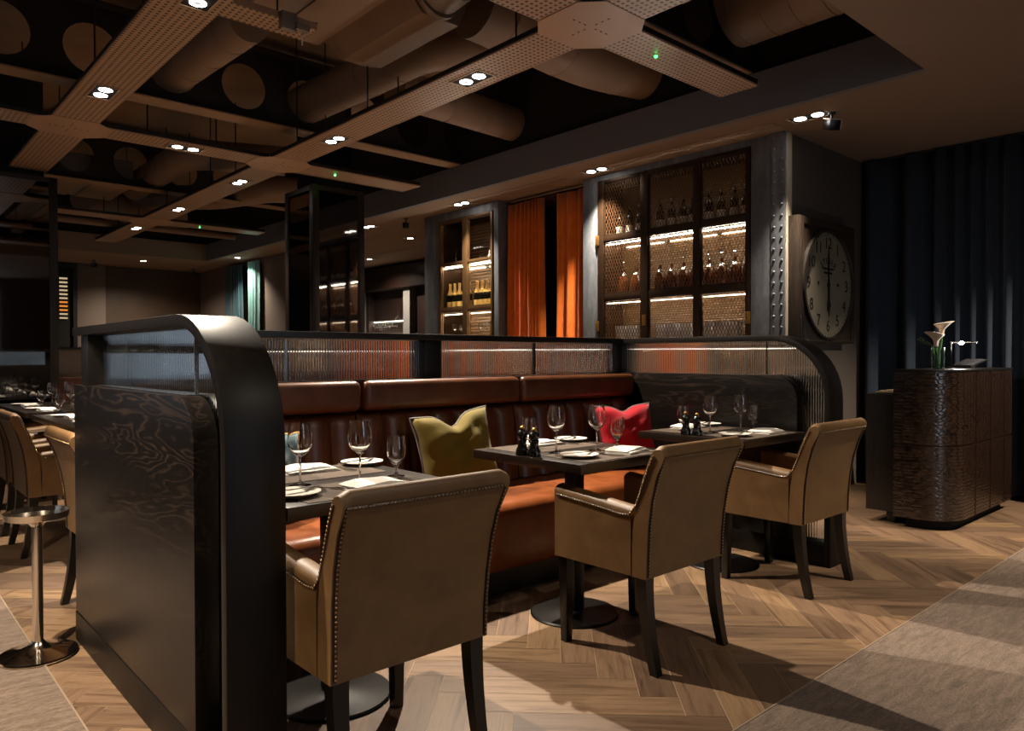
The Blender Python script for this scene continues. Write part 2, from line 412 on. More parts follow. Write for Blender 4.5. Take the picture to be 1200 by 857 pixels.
# pilaster and dark glazed opening of the far wall
struct('trim_5', MB().box(3.31, 3.8, 16.08, 16.199, 0, SOF - .001), M['wallt'], 'taupe pilaster on the far wall', bevel=.004)
w = thing('window_1', 'dark glazed opening with painted glowing shelf reflections at the far left', 'window', (2.9, 16.1, 0)); w['kind'] = 'structure'
MB().box(2.5, 3.295, 16.12, 16.18, .5, 2.95).build('backing', M['void'], w)
fr = MB().box(2.5, 2.56, 16.06, 16.118, .5, 2.95).box(3.24, 3.3, 16.06, 16.118, .5, 2.95).box(2.56, 3.24, 16.06, 16.118, 2.89, 2.95)
fr.build('window_frame', M['black'], w)
for i in range(11):
    z = 2.66 - i * .075
    MB().box(3.02, 3.15, 16.08, 16.11, z, z + .03).build('slat', M['blind'] if i < 6 or i > 8 else M['amberrefl'], w)  # glowing stripes imitate a liquor shelf reflected in the glass
struct('baseboard_back', MB().box(XL, 5.64, 16.05, 16.079, 0, .1), M['black'])
# linear slots in the soffit over the wine wall
for i, (y0, y1, x) in enumerate(((2.9, 4.6, 5.33), (5.2, 6.7, 5.33), (9.3, 11.6, 6.9), (9.4, 12, 5.9))):
    single('ceiling_vent', MB().box(x, x + .06, y0, y1, SOF - .004, SOF - .0005).box(x + .1, x + .13, y0, y1, SOF - .004, SOF - .0005),
           M['taupe'], 'thin linear air slot in the soffit, %s from the clock wall' % ORD[i], 'air slot', 'linear slots in the soffit')

# ------------------------------------------------------------------ open ceiling: cellular beams
for bi, (Y, lab) in enumerate(((6.5, 'dark steel beam with round holes, the nearer one'), (10.0, 'dark steel beam with round holes, the farther one'), (3.0, 'dark steel beam with round holes above the nearest ceiling node'))):
    t = thing('cellular_beam', lab, 'steel beam', (1.2, Y, 3.28), 'cellular steel beams in the ceiling void')
    mb = MB(); z0, z1 = 3.29, 3.92; N = 24; p = .603; x0 = .85 - p * 4.5; r = .2; zc = 3.585
    for k in range(13):
        xa = x0 + k * p; xb = xa + p; xc = (xa + xb) / 2
        for yy in (Y - .008, Y + .008):
            ring = [(xc + r * math.cos(2*PI*i/N), yy, zc + r * math.sin(2*PI*i/N)) for i in range(N)]
            def outer(a):
                c, s_ = math.cos(a), math.sin(a); hx = p/2
                hz = (z1 - zc) if s_ > 0 else (zc - z0)
                t_ = min(hx / abs(c) if abs(c) > 1e-6 else 9e9, hz / abs(s_) if abs(s_) > 1e-6 else 9e9)
                return (xc + c * t_, yy, zc + s_ * t_)
            ang = sorted(set([2*PI*i/N for i in range(N)]))
            vs = ring + [outer(a) for a in ang]
            mb.add(vs, [(i, (i+1) % N, N + (i+1) % N, N + i) for i in range(N)])
            # corners
            cor = [math.atan2(z1-zc, p/2), math.atan2(z1-zc, -p/2), math.atan2(z0-zc, -p/2) % (2*PI), math.atan2(z0-zc, p/2) % (2*PI)]
            for ca, (cx, czz) in zip(cor, ((xb, z1), (xa, z1), (xa, z0), (xb, z0))):
                i = int(ca / (2*PI/N)); a0, a1 = outer(2*PI*i/N), outer(2*PI*(i+1)/N)
                mb.add([a0, (cx, yy, czz), a1], [(0,1,2)])
    mb.build('web', M['beamd'], t, smooth=0)
    x1 = x0 + 13 * p
    x1 = min(x1, XB - .03)
    MB().box(x0, x1, Y - .1, Y + .1, 3.275, 3.29).build('bottom_flange', M['slab'], t, bevel=.003)  # paler than the web: light from below put into its colour
    MB().box(x0, x1, Y - .1, Y + .1, 3.92, 3.94).build('top_flange', M['beamd'], t)

# ducts
def duct(pts, r, label, name='ventilation_duct', mat='duct', seams=.42, g='round ventilation ducts in the ceiling void', sub=True):
    P = [Vector(p) for p in pts]
    # round the bends
    out = [P[0]]
    for i in range(1, len(P) - 1):
        a, b, c = P[i-1], P[i], P[i+1]; d = min(r * 1.6, (a-b).length * .45, (c-b).length * .45)
        p0 = b + (a-b).normalized() * d; p2 = b + (c-b).normalized() * d
        for k in range(7):
            u = k / 6; out.append(p0 * (1-u)**2 + b * 2*u*(1-u) + p2 * u*u)
    out.append(P[-1])
    t = thing(name, label, 'duct', tuple(P[0]), g)
    MB().tube(out, r, 32).build('duct_body', M[mat], t, smooth=50)
    # seam rings
    acc = 0; nxt = seams * .4
    for a, b in zip(out[:-1], out[1:]):
        L = (b - a).length
        while nxt <= acc + L:
            u = (nxt - acc) / L; c = a.lerp(b, u); d = (b - a).normalized()
            MB().tube([c - d * .007, c + d * .007], r + .004, 32).build('seam_ring', M[mat], t, smooth=50); nxt += seams
        acc += L
    return t
duct([(2.09, 6.75, 3.57), (2.09, 5.02, 3.5)], .145, 'round duct passing into a beam hole right of the nearest perforated beam')
duct([(3.25, 6.9, 3.57), (3.34, 5.3, 3.57), (3.36, 4.7, 3.58), (3.95, 4.6, 3.7)], .175, 'round duct with elbow rings left of the long perforated beam')
duct([(3.62, 5.55, 3.55), (5.09, 5.62, 3.55)], .165, 'plain duct crossing towards the slate bulkhead behind the middle of the long beam')
duct([(3.3, 4.05, 3.66), (4.5, 4.05, 3.6), (5.09, 3.95, 3.62)], .24, 'wide duct just behind the octagonal ceiling node', seams=.62)
duct([(4.72, 2.85, 3.68), (4.72, -.4, 3.68)], .3, 'largest ribbed duct at the top right beside the slate bulkhead', seams=.2)
duct([(3.2, 11.6, 3.5), (3.9, 10.5, 3.42), (4.25, 9.5, 3.42), (4.98, 9.2, 3.42)], .17, 'duct bending over the mirrored column')
duct([(2.96, 11.0, 3.5), (2.93, 8.75, 3.5), (3.9, 8.35, 3.5)], .17, 'elbowed duct behind the second crossing beam')
duct([(4.2, 12.6, 3.5), (3.3, 12.9, 3.5), (2.6, 12.2, 3.5)], .2, 'farthest bending duct near the far bulkhead')
# rectangular air units
def unit(label, x0, x1, y0, y1, z0, z1, gap=None, g='rectangular air units in the ceiling void'):
    t = thing('air_unit', label, 'air unit', ((x0+x1)/2, (y0+y1)/2, z0), g)
    MB().box(x0, x1, y0, y1, z0 + .012, z1).build('casing', M['ductd'], t, bevel=.004)
    if gap:
        MB().box(x0 + .004, gap[0], y0, y1, z0, z0 + .0115).build('bottom_panel', M['duct'], t, bevel=.003)
        MB().box(gap[1], x1 - .004, y0, y1, z0, z0 + .0115).build('bottom_panel', M['duct'], t, bevel=.003)
    else:
        MB().box(x0 + .004, x1 - .004, y0 + .004, y1 - .004, z0, z0 + .0115).build('bottom_panel', M['duct'], t, bevel=.003)
    h = MB()
    for x in (x0 + .05, x1 - .05):
        for y in (y0 + .1, y1 - .1): h.tube([(x, y, z1), (x, y, cz)], .005, 6)
    h.build('hanger_rod', M['rope'], t)
    return t
unit('flat air unit with two bottom panels right of the nearest perforated beam', 1.91, 2.53, 2.6, 4.86, 3.4, 3.72, (2.08, 2.2))
unit('long low air unit at the far left behind the crossing beam', 1.85, 2.74, 10.2, 11.3, 3.34, 3.66, (2.2, 2.3))
t = thing('duct_transition', 'chamfered duct box at the top centre between the two perforated beams', 'duct', (2.88, 4.5, 3.4))
pf = lambda y, s_: [(2.885 + s_ * a, y, 3.58 + s_ * b) for a, b in ((-.1, -.18), (.2, -.18), (.26, -.05), (.26, .12), (.1, .2), (-.16, .2), (-.24, .08), (-.24, -.02))]
rows = [pf(3.95, 1), pf(4.92, 1), pf(5.06, .8)]
b = MB().grid(rows, True); b.f.append(tuple(range(7, -1, -1))); b.f.append(tuple(16 + i for i in range(8)))
b.build('transition_body', M['duct'], t, smooth=0, bevel=.004)
MB().tube([(2.9, 3.93, 3.58), (2.9, 3.72, 3.6)], .17, 28).tube([(2.9, 3.95, 3.58), (2.9, 3.9, 3.58)], .19, 28).build('flange_ring', M['ductd'], t)
MB().tube([(2.7, 4.1, 3.79), (2.7, 4.1, cz)], .005, 6).tube([(3.1, 4.8, 3.79), (3.1, 4.8, cz)], .005, 6).build('hanger_rod', M['rope'], t)

# cable tray with cables
t = thing('cable_tray', 'short perforated cable tray crossing behind the nearest beam', 'cable tray', (1.0, 4.15, 3.12))
MB().box(.3, 1.18, 4.05, 4.25, 3.12, 3.126).box(1.58, 2.1, 4.05, 4.25, 3.12, 3.126).box(.3, 1.18, 4.05, 4.055, 3.126, 3.16).box(1.58, 2.1, 4.05, 4.055, 3.126, 3.16).box(.3, 1.18, 4.245, 4.25, 3.126, 3.16).box(1.58, 2.1, 4.245, 4.25, 3.126, 3.16).build('tray', M['perf'], t, smooth=0)
MB().box(1.86, 1.95, 4.0, 4.05, 3.05, 3.15).box(1.94, 2.02, 3.98, 4.03, 3.06, 3.1).build('junction_box', M['ductd'], t, bevel=.004)
c = MB()
for k in range(6):
    y = 4.09 + .025 * k
    c.tube([(.3, y, 3.135), (1.1, y, 3.135), (1.5, y + .02, 3.17 + .01*k), (1.75, y, 3.15 + .012*k), (2.0, y + .06, 3.16), (2.25, y + .25, 3.3)], .006, 6)
c.build('cable', M['rope'], t)
MB().tube([(1.98, 4.0, 3.05), (1.98, 4.0, 2.98)], .004, 6).build('sensor_probe', M['camw'], t)
MB().tube([(.7, 4.15, 3.16), (.7, 4.15, cz)], .005, 6).tube([(1.9, 4.15, 3.16), (1.9, 4.15, cz)], .005, 6).build('hanger_rod', M['rope'], t)

# perforated lighting raft: two long beams, cross beams, node plates
ZB = 3.05; BH = .045
raft = thing('perforated_ceiling_raft', 'suspended lattice of perforated bronze lighting beams', 'ceiling raft', (2.2, 6.8, ZB))
def beam(x0, x1, y0, y1, nm):
    o = MB().box(x0, x1, y0, y1, ZB, ZB + .012).build(nm, M['perf'], raft, smooth=0)
    i = .0 if nm == 'long_beam' else .0
    MB().box(x0 + .004, x1 - .004, y0 + i, y1 - i, ZB + .0122, ZB + BH).build('edge_rail', M['black'], o, smooth=0)
    return o
LX = ((1.205, 1.535), (2.995, 3.315)); CY = ((2.68, 2.98), (6.73, 7.03), (10.78, 11.08))
Yend = (13.32, 13.32)
for li, (x0, x1) in enumerate(LX):
    ys = [YF + .03]
    for c0, c1 in CY: ys += [c0, c1]
    ys.append(Yend[li])
    for k in range(0, len(ys), 2): beam(x0, x1, ys[k] + .001, ys[k+1] - .001, 'long_beam')
for c0, c1 in CY:
    for xa, xb in ((-1.2, LX[0][0]), (LX[0][1], LX[1][0]), (LX[1][1], 4.72)):
        beam(xa + .001, xb - .001, c0, c1, 'cross_beam')
for (x0, x1) in LX:
    for (c0, c1) in CY:
        e = .11
        poly = [(x0 - e, c0), (x0, c0 - e), (x1, c0 - e), (x1 + e, c0), (x1 + e, c1), (x1, c1 + e), (x0, c1 + e), (x0 - e, c1)]
        o = MB().prism(poly, 'z', ZB - .004, ZB - .0005)
        o.prism([(x0, c0), (x1, c0), (x1, c1), (x0, c1)], 'z', ZB, ZB + .03)
        o.build('node_plate', M['plate'], raft, smooth=0)
        k = MB(); xm, ym = (x0+x1)/2, (c0+c1)/2
        for i in range(-3, 4):
            if i: k.box(xm + i*.045 - .008, xm + i*.045 + .008, ym - .003, ym + .003, ZB - .0056, ZB - .0042).box(xm - .003, xm + .003, ym + i*.045 - .008, ym + i*.045 + .008, ZB - .0056, ZB - .0042)
        k.build('slot_mark', M['void'], raft, smooth=0)
for (x0, x1), ys in ((LX[0], (3.3, 5.4, 8, 9.6, 12)), (LX[1], (3.3, 5.0, 6.2, 8.3, 9.8, 12))):
    for y in ys:
        for x in (x0 + .02, x1 - .02):
            MB().tube([(x, y, ZB + BH), (x, y, cz)], .006, 6).build('hanger_rod', M['rope'], raft)
for c0, c1 in CY:
    for x in (2.0, 2.6, 3.9, 4.6):
        MB().tube([(x, c1 - .02, ZB + BH), (x, c1 - .02, cz)], .006, 6).build('hanger_rod', M['rope'], raft)
# green status lamps
for i, (x, y) in enumerate(((3.76, 2.83), (3.75, 6.86), (3.8, 10.9))):
    g = thing('indicator_light', 'green indicator light under the %s crossing beam' % ('nearest', 'middle', 'farthest')[i], 'indicator light', (x, y, ZB), 'green indicators under the ceiling beams')
    MB().lathe([(.016, -.004), (.016, 0)], 16, (x, y, ZB - .0015)).build('bezel', M['white'], g)
    MB().sphere((x, y, ZB - .009), .008, 12, 6).build('led', M['greenled'], g)

# services pipes under the far ceiling
single('conduit_pipe', MB().tube([(1.6, 12.4, 3.2), (4.9, 12.4, 3.2)], .05, 16), M['duct'], 'long pale pipe across the far end of the open ceiling', 'pipe')
single('conduit_pipe', MB().tube([(3.4, 7.115, 3.13), (4.75, 7.115, 3.13)], .07, 16), M['duct'], 'short pale pipe passing over the mirrored column', 'pipe')

# ------------------------------------------------------------------ downlights
LIGHTN = [0]
def twin(x, y, z, along, label, power, size=70, aim=None, n=2, blend=.7, soft=.022):
    t = thing('recessed_downlight', label, 'downlight', (x, y, z), 'recessed downlights')
    hl, hw = (.155, .085) if n == 2 else (.085, .085)
    if along == 'x': dx, dy = hl, hw
    else: dx, dy = hw, hl
    zf = z - .006
    fr = MB()
    fr.box(x-dx, x+dx, y-dy, y-dy+.014, zf, z-.0005).box(x-dx, x+dx, y+dy-.014, y+dy, zf, z-.0005).box(x-dx, x-dx+.014, y-dy+.014, y+dy-.014, zf, z-.0005).box(x+dx-.014, x+dx, y-dy+.014, y+dy-.014, zf, z-.0005)
    fr.build('frame', M['trimm'], t, smooth=0)
    MB().box(x-dx+.014, x+dx-.014, y-dy+.014, y+dy-.014, z-.0024, z-.0008).build('recess', M['void'], t, smooth=0)
    for k in range(n):
        o = (k - (n-1)/2) * .136
        cx, cy = (x + o, y) if along == 'x' else (x, y + o)
        MB().lathe([(.0195, -.0062), (.043, -.0062), (.043, -.0026), (.0195, -.0026)], 28, (cx, cy, z)).build('reflector', M['bowl'], t)
        MB().lathe([(.0001, -.0085), (.016, -.0085), (.019, -.0065), (.019, -.003)], 20, (cx, cy, z)).build('lamp', M['bowld'], t)
    if power:
        ld = bpy.data.lights.new('downlight_beam', 'SPOT'); ld.energy = power; ld.spot_size = math.radians(size); ld.spot_blend = blend
        ld.shadow_soft_size = soft; ld.color = (1, .86, .69)
        lo = bpy.data.objects.new('downlight_beam', ld); COL.objects.link(lo); lo.parent = t; lo.location = (0, 0, -.03)
        if aim:
            d = Vector(aim) - Vector((x, y, z)); lo.rotation_euler = d.to_track_quat('-Z', 'Y').to_euler()
        ld.use_shadow = True
    return t
P = 330
bl = ['nearest', 'second', 'third', 'fourth', 'farthest']
twin(1.40, 3.95, ZB, 'y', 'cut off twin downlight at the top left of the left perforated beam', P*1.2, 90, (1.45, 2.9, .75))
twin(1.37, 5.82, ZB, 'y', 'twin downlight on the left perforated beam before the first crossing', P, 75, (1.3, 5.8, .75))
for i, y in enumerate((3.89, 5.77, 7.84, 9.79, 11.62)):
    twin(3.155, y, ZB, 'y', 'twin downlight on the long right perforated beam, %s of five' % bl[i], P * (1.3, 1, .6, .5, .5)[i], 90 if i < 2 else 75, (3.1, 2.9, .75) if i == 0 else None)
twin(2.28, 6.88, ZB, 'x', 'twin downlight on the crossing beam between the two long beams', P * .5, 75)
for i, (x, y) in enumerate(((5.4, 2.65), (5.415, 4.78), (5.41, 6.88), (5.4, 8.95))):
    twin(x, y, SOF, 'y', 'twin downlight in the soffit before the wine wall, %s from the clock' % ORD[i], (P*.6, P*1.0, P*.6, P*.35)[i], (56, 78, 85, 130)[i], ((5.46, 2.98, .8), (5.48, 4.95, .9), (5.48, 6.7, .8), None)[i], 2, 1.0)
twin(5.3, 13.3, SOF, 'y', 'single downlight in the soffit before the teal curtains', P * .45, 120, None, 1, 1.0)
twin(4.16, 14.89, SOF, 'x', 'single downlight in the far soffit left of the teal curtains', P * .5, 150, None, 1, 1.0)
twin(7.2, 11.9, SOF, 'y', 'single downlight in the bar ceiling', P * .7, 150, None, 1, 1.0)
twin(6.4, 9.4, SOF, 'y', 'small single downlight near the black camera in the bar ceiling', P * .15, 60, None, 1)
twin(-.35, 2.83, ZB, 'x', 'twin downlight on the nearest crossing beam left of the picture', P * 1.35, 75, (.05, 2.8, 0))
# downlights added outside the picture to light the carpet side of the room
twin(-.9, 1.4, SOF, 'y', 'twin downlight over the carpet left of the camera', P * .7, 70, (-.1, 2.9, 0))
twin(4.3, .5, SOF, 'x', 'twin downlight over the carpet right of the camera', P * .5, 75, (4.6, .9, 0))
twin(6.3, -.1, SOF, 'x', 'twin downlight before the reception podium', P * 1.25, 64, (6.35, 1.5, .5))
twin(2.0, -.3, SOF, 'x', 'added fill downlight over the carpet behind the camera', P * .12, 80, (1.9, 1.2, .6))  # unseen lamp added as fill for the chair backs
twin(.8, 7.9, ZB - .0, 'y', 'twin downlight over the left row of tables', P * .4, 80, (1.3, 7.6, .75))

# small ceiling mounted cameras and speakers
def camera_unit(x, y, z, label, rz, tilt=-.3, shroud=False):
    t = thing('ceiling_camera', label, 'camera', (x, y, z), 'small black fittings under the soffit')
    MB().lathe([(.028, -.012), (.03, 0)], 16, (x, y, z)).tube([(x, y, z - .01), (x, y, z - .05)], .008, 8).build('bracket', M['cam'], t)
    Mx = Matrix.Translation((x, y, z - .085)) @ Matrix.Rotation(rz, 4, 'Z') @ Matrix.Rotation(tilt, 4, 'X')
    MB().box(-.04, .04, -.06, .06, -.04, .035).xf(Mx).build('housing', M['cam'], t, bevel=.006)
    MB().lathe([(.018, -.0605), (.02, -.068)], 16, (0,0,0), Matrix.Rotation(PI/2, 4, 'X') @ Matrix.Scale(-1, 4, (0,0,1)) @ Matrix.Scale(-1, 4, (0,0,1))).xf(Mx).build('lens', M['mill'], t)
    if shroud:
        MB().box(-.043, .043, -.062, .062, .036, .042).box(.041, .047, -.062, .062, -.03, .036).xf(Mx).build('shroud', M['camw'], t, bevel=.001)
camera_unit(5.45, 2.5, SOF, 'black camera with pale hood beside the clock wall downlight', -.7, .35, True)
camera_unit(5.45, 8.1, SOF, 'black camera under the soffit left of the champagne cabinet', -.7, .2)
camera_unit(3.45, 15.4, SOF, 'black ceiling speaker over the far pilaster', -.6, .2)
camera_unit(5.3, 15.6, SOF, 'black ceiling speaker in the far room corner', -.6, .2)

# ------------------------------------------------------------------ mirrored columns
def column(x0, x1, y0, y1, label, zt=2.98):
    t = thing('mirrored_column', label, 'column', ((x0+x1)/2, (y0+y1)/2, 0))
    p = .075
    for a, b in ((x0, y0), (x1 - p, y0), (x0, y1 - p), (x1 - p, y1 - p)):
        MB().box(a, a + p, b, b + p, 0, zt).build('corner_post', M['mframe'], t, bevel=.003)
    i = .012
    MB().box(x0 + p + .001, x1 - p - .001, y0 + i, y0 + i + .01, .1, zt - .05).build('mirror', M['mirror'], t, smooth=0)
    MB().box(x0 + i, x0 + i + .01, y0 + p + .001, y1 - p - .001, .1, zt - .05).build('mirror', M['mirror'], t, smooth=0)
    MB().box(x1 - i - .01, x1 - i, y0 + p + .001, y1 - p - .001, .1, zt - .05).build('mirror', M['mirror'], t, smooth=0)
    MB().box(x0 + p + .001, x1 - p - .001, y1 - i - .01, y1 - i, .1, zt - .05).build('mirror', M['mirror'], t, smooth=0)
    r = MB()
    for z0, z1 in ((zt - .05, zt), (0, .1)): r.box(x0 + .005, x1 - .005, y0 + .005, y1 - .005, z0 + .0005, z1 - .0005)
    r.build('rail', M['mframe'], t, smooth=0)
    if zt < 3.1: MB().box(x0 + .1, x1 - .1, y0 + .1, y1 - .1, zt + .001, cz - .001).build('core', M['void'], t, smooth=0)
column(3.625, 4.24, 7.11, 7.76, 'smoked mirror column reflecting the wine cabinets')
column(.95, 1.605, 8.6, 9.25, 'smoked mirror column at the left edge beyond the laid tables')

# ------------------------------------------------------------------ booth
CAPT = .034; ZC = 1.303; RC = .365; YFr = 1.855
def wing_profile(yfar, yfr, zt, R, n=12):
    pts = [(yfar, zt)]
    for k in range(n + 1):
        a = PI/2 * k / n
        pts.append((yfr + R - R * math.sin(a), zt - R + R * math.cos(a)))
    return pts     # far top -> front
def wing(x0, label, yp, yfarpanel, labels):
    t = thing('booth_end_screen', label, 'booth screen', (x0 + .08, 2.7, 0), 'booth end screens')
    YE = 3.52; x1 = x0 + .16; xg = x0 + .08
    o = wing_profile(YE, YFr, ZC, RC); i_ = wing_profile(YE, YFr + CAPT, ZC - CAPT, RC - CAPT)
    poly = o + [(YFr, 0)] + [(YFr + CAPT, 0)] + i_[::-1]
    MB().prism(poly, 'x', x0, x1).build('curved_hood', M['oaky'], t, bevel=.003, smooth=30)
    # lower panels either side of the glass
    def panel(xa, xb, yfr, yfar, nm):
        pr = wing_profile(yfar, yfr, 1.066, .14, 8) + [(yfr, .122), (yfar, .122)]
        return MB().prism(pr, 'x', xa, xb).build(nm, M['oakp'], t, bevel=.003, smooth=30)
    panel(x0 + .004, xg - .0075, yp, yfarpanel, 'side_panel')
    panel(xg + .0075, x1 - .004, yp, yfarpanel, 'side_panel')
    MB().box(x0 + .002, x1 - .002, YFr + CAPT + .001, yfarpanel, 0, .12).build('plinth', M['oaky'], t, bevel=.002)
    MB().box(x0 + .02, x1 - .02, 3.35, 3.46, 1.067, ZC - CAPT - .001).build('post', M['oak'], t, bevel=.002)
    # reeded glass following the hood
    g = MB(); pit = .0145; ya = YFr + CAPT + .004; yb = 3.345; sub = 6
    n = int((yb - ya) / pit) * sub
    fr, bkk = [[], []], [[], []]
    for k in range(n + 1):
        y = ya + (yb - ya) * k / n
        ph = (k % sub) / sub
        off = .0045 * math.sin(PI * ph)
        zt = ZC - CAPT - .002
        R = RC - CAPT; yc = YFr + CAPT + R
        if y < yc: zt = (ZC - CAPT - R) + math.sqrt(max(R*R - (yc - y)**2, 0)) - .002
        fr[0].append((xg - .002 - off, y, .121)); fr[1].append((xg - .002 - off, y, zt))
        bkk[0].append((xg + .0035, y, .121)); bkk[1].append((xg + .0035, y, zt))
    g.grid(fr); g.grid([bkk[1], bkk[0]])
    g.grid([fr[1], bkk[1]]); g.grid([bkk[0], fr[0]])
    g.add([fr[0][0], fr[1][0], bkk[1][0], bkk[0][0]], [(0,1,2,3)]); g.add([fr[0][-1], fr[1][-1], bkk[1][-1], bkk[0][-1]], [(3,2,1,0)])
    bm_o = g.build('reeded_glass', M['reed'], t, smooth=60)
    jy = YFr + CAPT + RC - CAPT + .06
    MB().box(xg - .008, xg + .006, jy, jy + .004, 1.062, ZC - CAPT - .003).build('glass_joint', M['steel'], t, smooth=0)
    MB().box(xg - .0405, xg - .0075, yp + .16, YE - .18, 1.0665, 1.069).build('sill_trim', M['steel'], t, smooth=0)
    return t
wing(.705, 'black oak curved end screen nearest the camera at the left', 2.095, 3.515, None)
wing(4.04, 'black oak curved end screen beside the rightmost table', 2.05, 3.515, None)
# back screen
t = thing('booth_back_screen', 'long black oak screen with reeded glass behind the banquette', 'booth screen', (2.45, 3.4, 0))
XA, XZ = .867, 4.038
MB().box(XA, XZ, 3.365, 3.45, 0, 1.06).build('back_panel', M['oak'], t, bevel=.002)
MB().box(XA, XZ, 3.32, 3.48, ZC - CAPT, ZC).build('top_cap', M['oakx'], t, bevel=.003)
MB().box(2.376, 2.487, 3.35, 3.45, 1.061, ZC - CAPT - .001).build('post', M['oak'], t, bevel=.002)
def reed_x(xa, xb, y, z0, z1):
    g = MB(); pit = .0145; sub = 6; n = int((xb - xa) / pit) * sub
    a, b, c, d = [], [], [], []
    for k in range(n + 1):
        x = xa + (xb - xa) * k / n; off = .0045 * math.sin(PI * (k % sub) / sub)
        a.append((x, y - .002 - off, z0)); b.append((x, y - .002 - off, z1)); c.append((x, y + .0035, z0)); d.append((x, y + .0035, z1))
    g.grid([a, b]); g.grid([d, c]); g.grid([b, d]); g.grid([c, a])
    g.add([a[0], b[0], d[0], c[0]], [(0,1,2,3)]); g.add([a[-1], b[-1], d[-1], c[-1]], [(3,2,1,0)])
    return g
reed_x(.89, 2.374, 3.41, 1.0615, ZC - CAPT - .0015).build('reeded_glass', M['reed'], t, smooth=60)
reed_x(2.489, 4.03, 3.41, 1.0615, ZC - CAPT - .0015).build('reeded_glass', M['reed'], t, smooth=60)
MB().box(1.596, 1.601, 3.4, 3.42, 1.063, ZC - CAPT - .003).build('glass_joint', M['steel'], t, smooth=0)
MB().box(3.261, 3.266, 3.4, 3.42, 1.063, ZC - CAPT - .003).build('glass_joint', M['bronze'], t, smooth=0)

# banquette
bq = thing('banquette', 'cognac leather banquette with channelled back along the booth', 'banquette', (2.45, 3.0, 0))
SEG = [(.871, 1.902), (1.906, 2.969), (2.973, 4.035)]
MB().box(.871, 4.035, 2.75, 3.3, 0, .13).build('plinth', M['black'], bq)
for xa, xb in SEG:
    # seat: bullnosed front
    pr = [(3.28, .132), (2.705, .132), (2.69, .16), (2.685, .3), (2.685, .395)]
    for k in range(1, 8):
        a = PI/2 * k / 7; pr.append((2.685 + .06 - .06 * math.cos(a), .395 + .065 * math.sin(a)))
    pr += [(2.95, .468), (3.2, .455), (3.28, .45)]
    MB().prism(pr, 'x', xa + .001, xb - .001).build('seat', M['cognac'], bq, smooth=50, bevel=.004)
    # channelled back
    g = MB(); nx = 7; sub = 10; rows = []
    zs = [.462, .48, .55, .65, .75, .84, .872, .89, .898]
    dep = [0, .0, 0, 0, 0, 0, -.006, -.022, -.04]
    W = (xb - xa - .004) / nx
    for z, dp in zip(zs, dep):
        row = []
        for c_ in range(nx):
            for q in range(sub + (1 if c_ == nx - 1 else 0)):
                u = q / sub; bul = .034 * (math.sin(PI * u) ** .55 if 0 < u < 1 else 0)
                y = 3.235 + .05 * ((z - .46) / .44) - bul - dp * (1 if bul > 0 else .3)
                row.append((xa + .002 + (c_ + u) * W, y, z))
        rows.append(row)
    back = [(p[0], 3.345, p[2]) for p in rows[-1]]; rows.append(back)
    rows.insert(0, [(p[0], 3.345, p[2]) for p in rows[0]])
    g.grid(rows)
    g.build('channelled_back', M['cognacback'], bq, smooth=45)
    MB().box(xa + .002, xb - .002, 3.205, 3.345, .908, 1.062).build('head_roll', M['cognacback'], bq, bevel=.045, seg=5, smooth=60)

# cushions
def cushion(name, mat, W, H, T, label, loc, rot, chop=.05, seed=1, pip='piping'):
    rnd = random.Random(seed); t = thing(name, label, 'cushion'); n = 18; mb = MB()
    def pt(i, j, s_):
        u, v = i / n * 2 - 1, j / n * 2 - 1
        pin = 1 - .07 * (1 - abs(u) ** 2.2) if True else 1
        x = W/2 * u * (1 - .09 * (1 - v*v)) ; z = H/2 * v * (1 - .06 * (1 - u*u))
        th = T/2 * ((1 - u**4) * (1 - v**4)) ** .5
        # karate chop dent at the top centre
        if v > -.2: z -= chop * math.exp(-(u/.28)**2) * ((v + .2) / 1.2) ** 1.5
        cr = .010 * math.sin(7*u + 3*v + seed) * (1 - u*u) * (1 - v*v) + .008 * math.sin(11*v - 5*u + seed*2) * (1 - u*u) * (1 - v*v)
        cr -= .014 * math.exp(-((u - .12 - .5*(.9 - v))/.09)**2) * (1 - v*v) * (1 if v > -.3 else .3) * (1 if s_ < 0 else 0)
        return (x, s_ * (th) + cr * (1 if s_ < 0 else -1), z + H/2)
    for s_ in (-1, 1):
        mb.grid([[pt(i, j, s_) for i in range(n + 1)] for j in range(n + 1)])
    o = mb.build('cover', M[mat], t, smooth=180)
    bm = bmesh.new(); bm.from_mesh(o.data); bmesh.ops.remove_doubles(bm, verts=bm.verts, dist=1e-4); bmesh.ops.recalc_face_normals(bm, faces=bm.faces); bm.to_mesh(o.data); bm.free()
    for p in o.data.polygons: p.use_smooth = True
    edge = [pt(i, 0, 1) for i in range(n)] + [pt(n, j, 1) for j in range(n)] + [pt(n - i, n, 1) for i in range(n)] + [pt(0, n - j, 1) for j in range(n + 1)]
    MB().tube(edge, .005, 6).build('piping', M[pip], t)
    place(t, loc, 0, rot); return t
cushion('scatter_cushion', 'olive', .46, .40, .15, 'olive velvet cushion with a dent in its top, between two tables', (2.37, 3.0, .502), (-.22, -.10, -.12), .07, 2)
cushion('scatter_cushion', 'red', .44, .40, .14, 'red velvet cushion with grey piping at the right end of the banquette', (3.72, 3.0, .475), (-.2, -.02, -.25), .035, 5)
cushion('scatter_cushion', 'teal', .42, .38, .14, 'teal cushion peeping out at the left end of the banquette', (1.30, 3.02, .475), (-.2, .03, .1), .03, 8, 'gold')

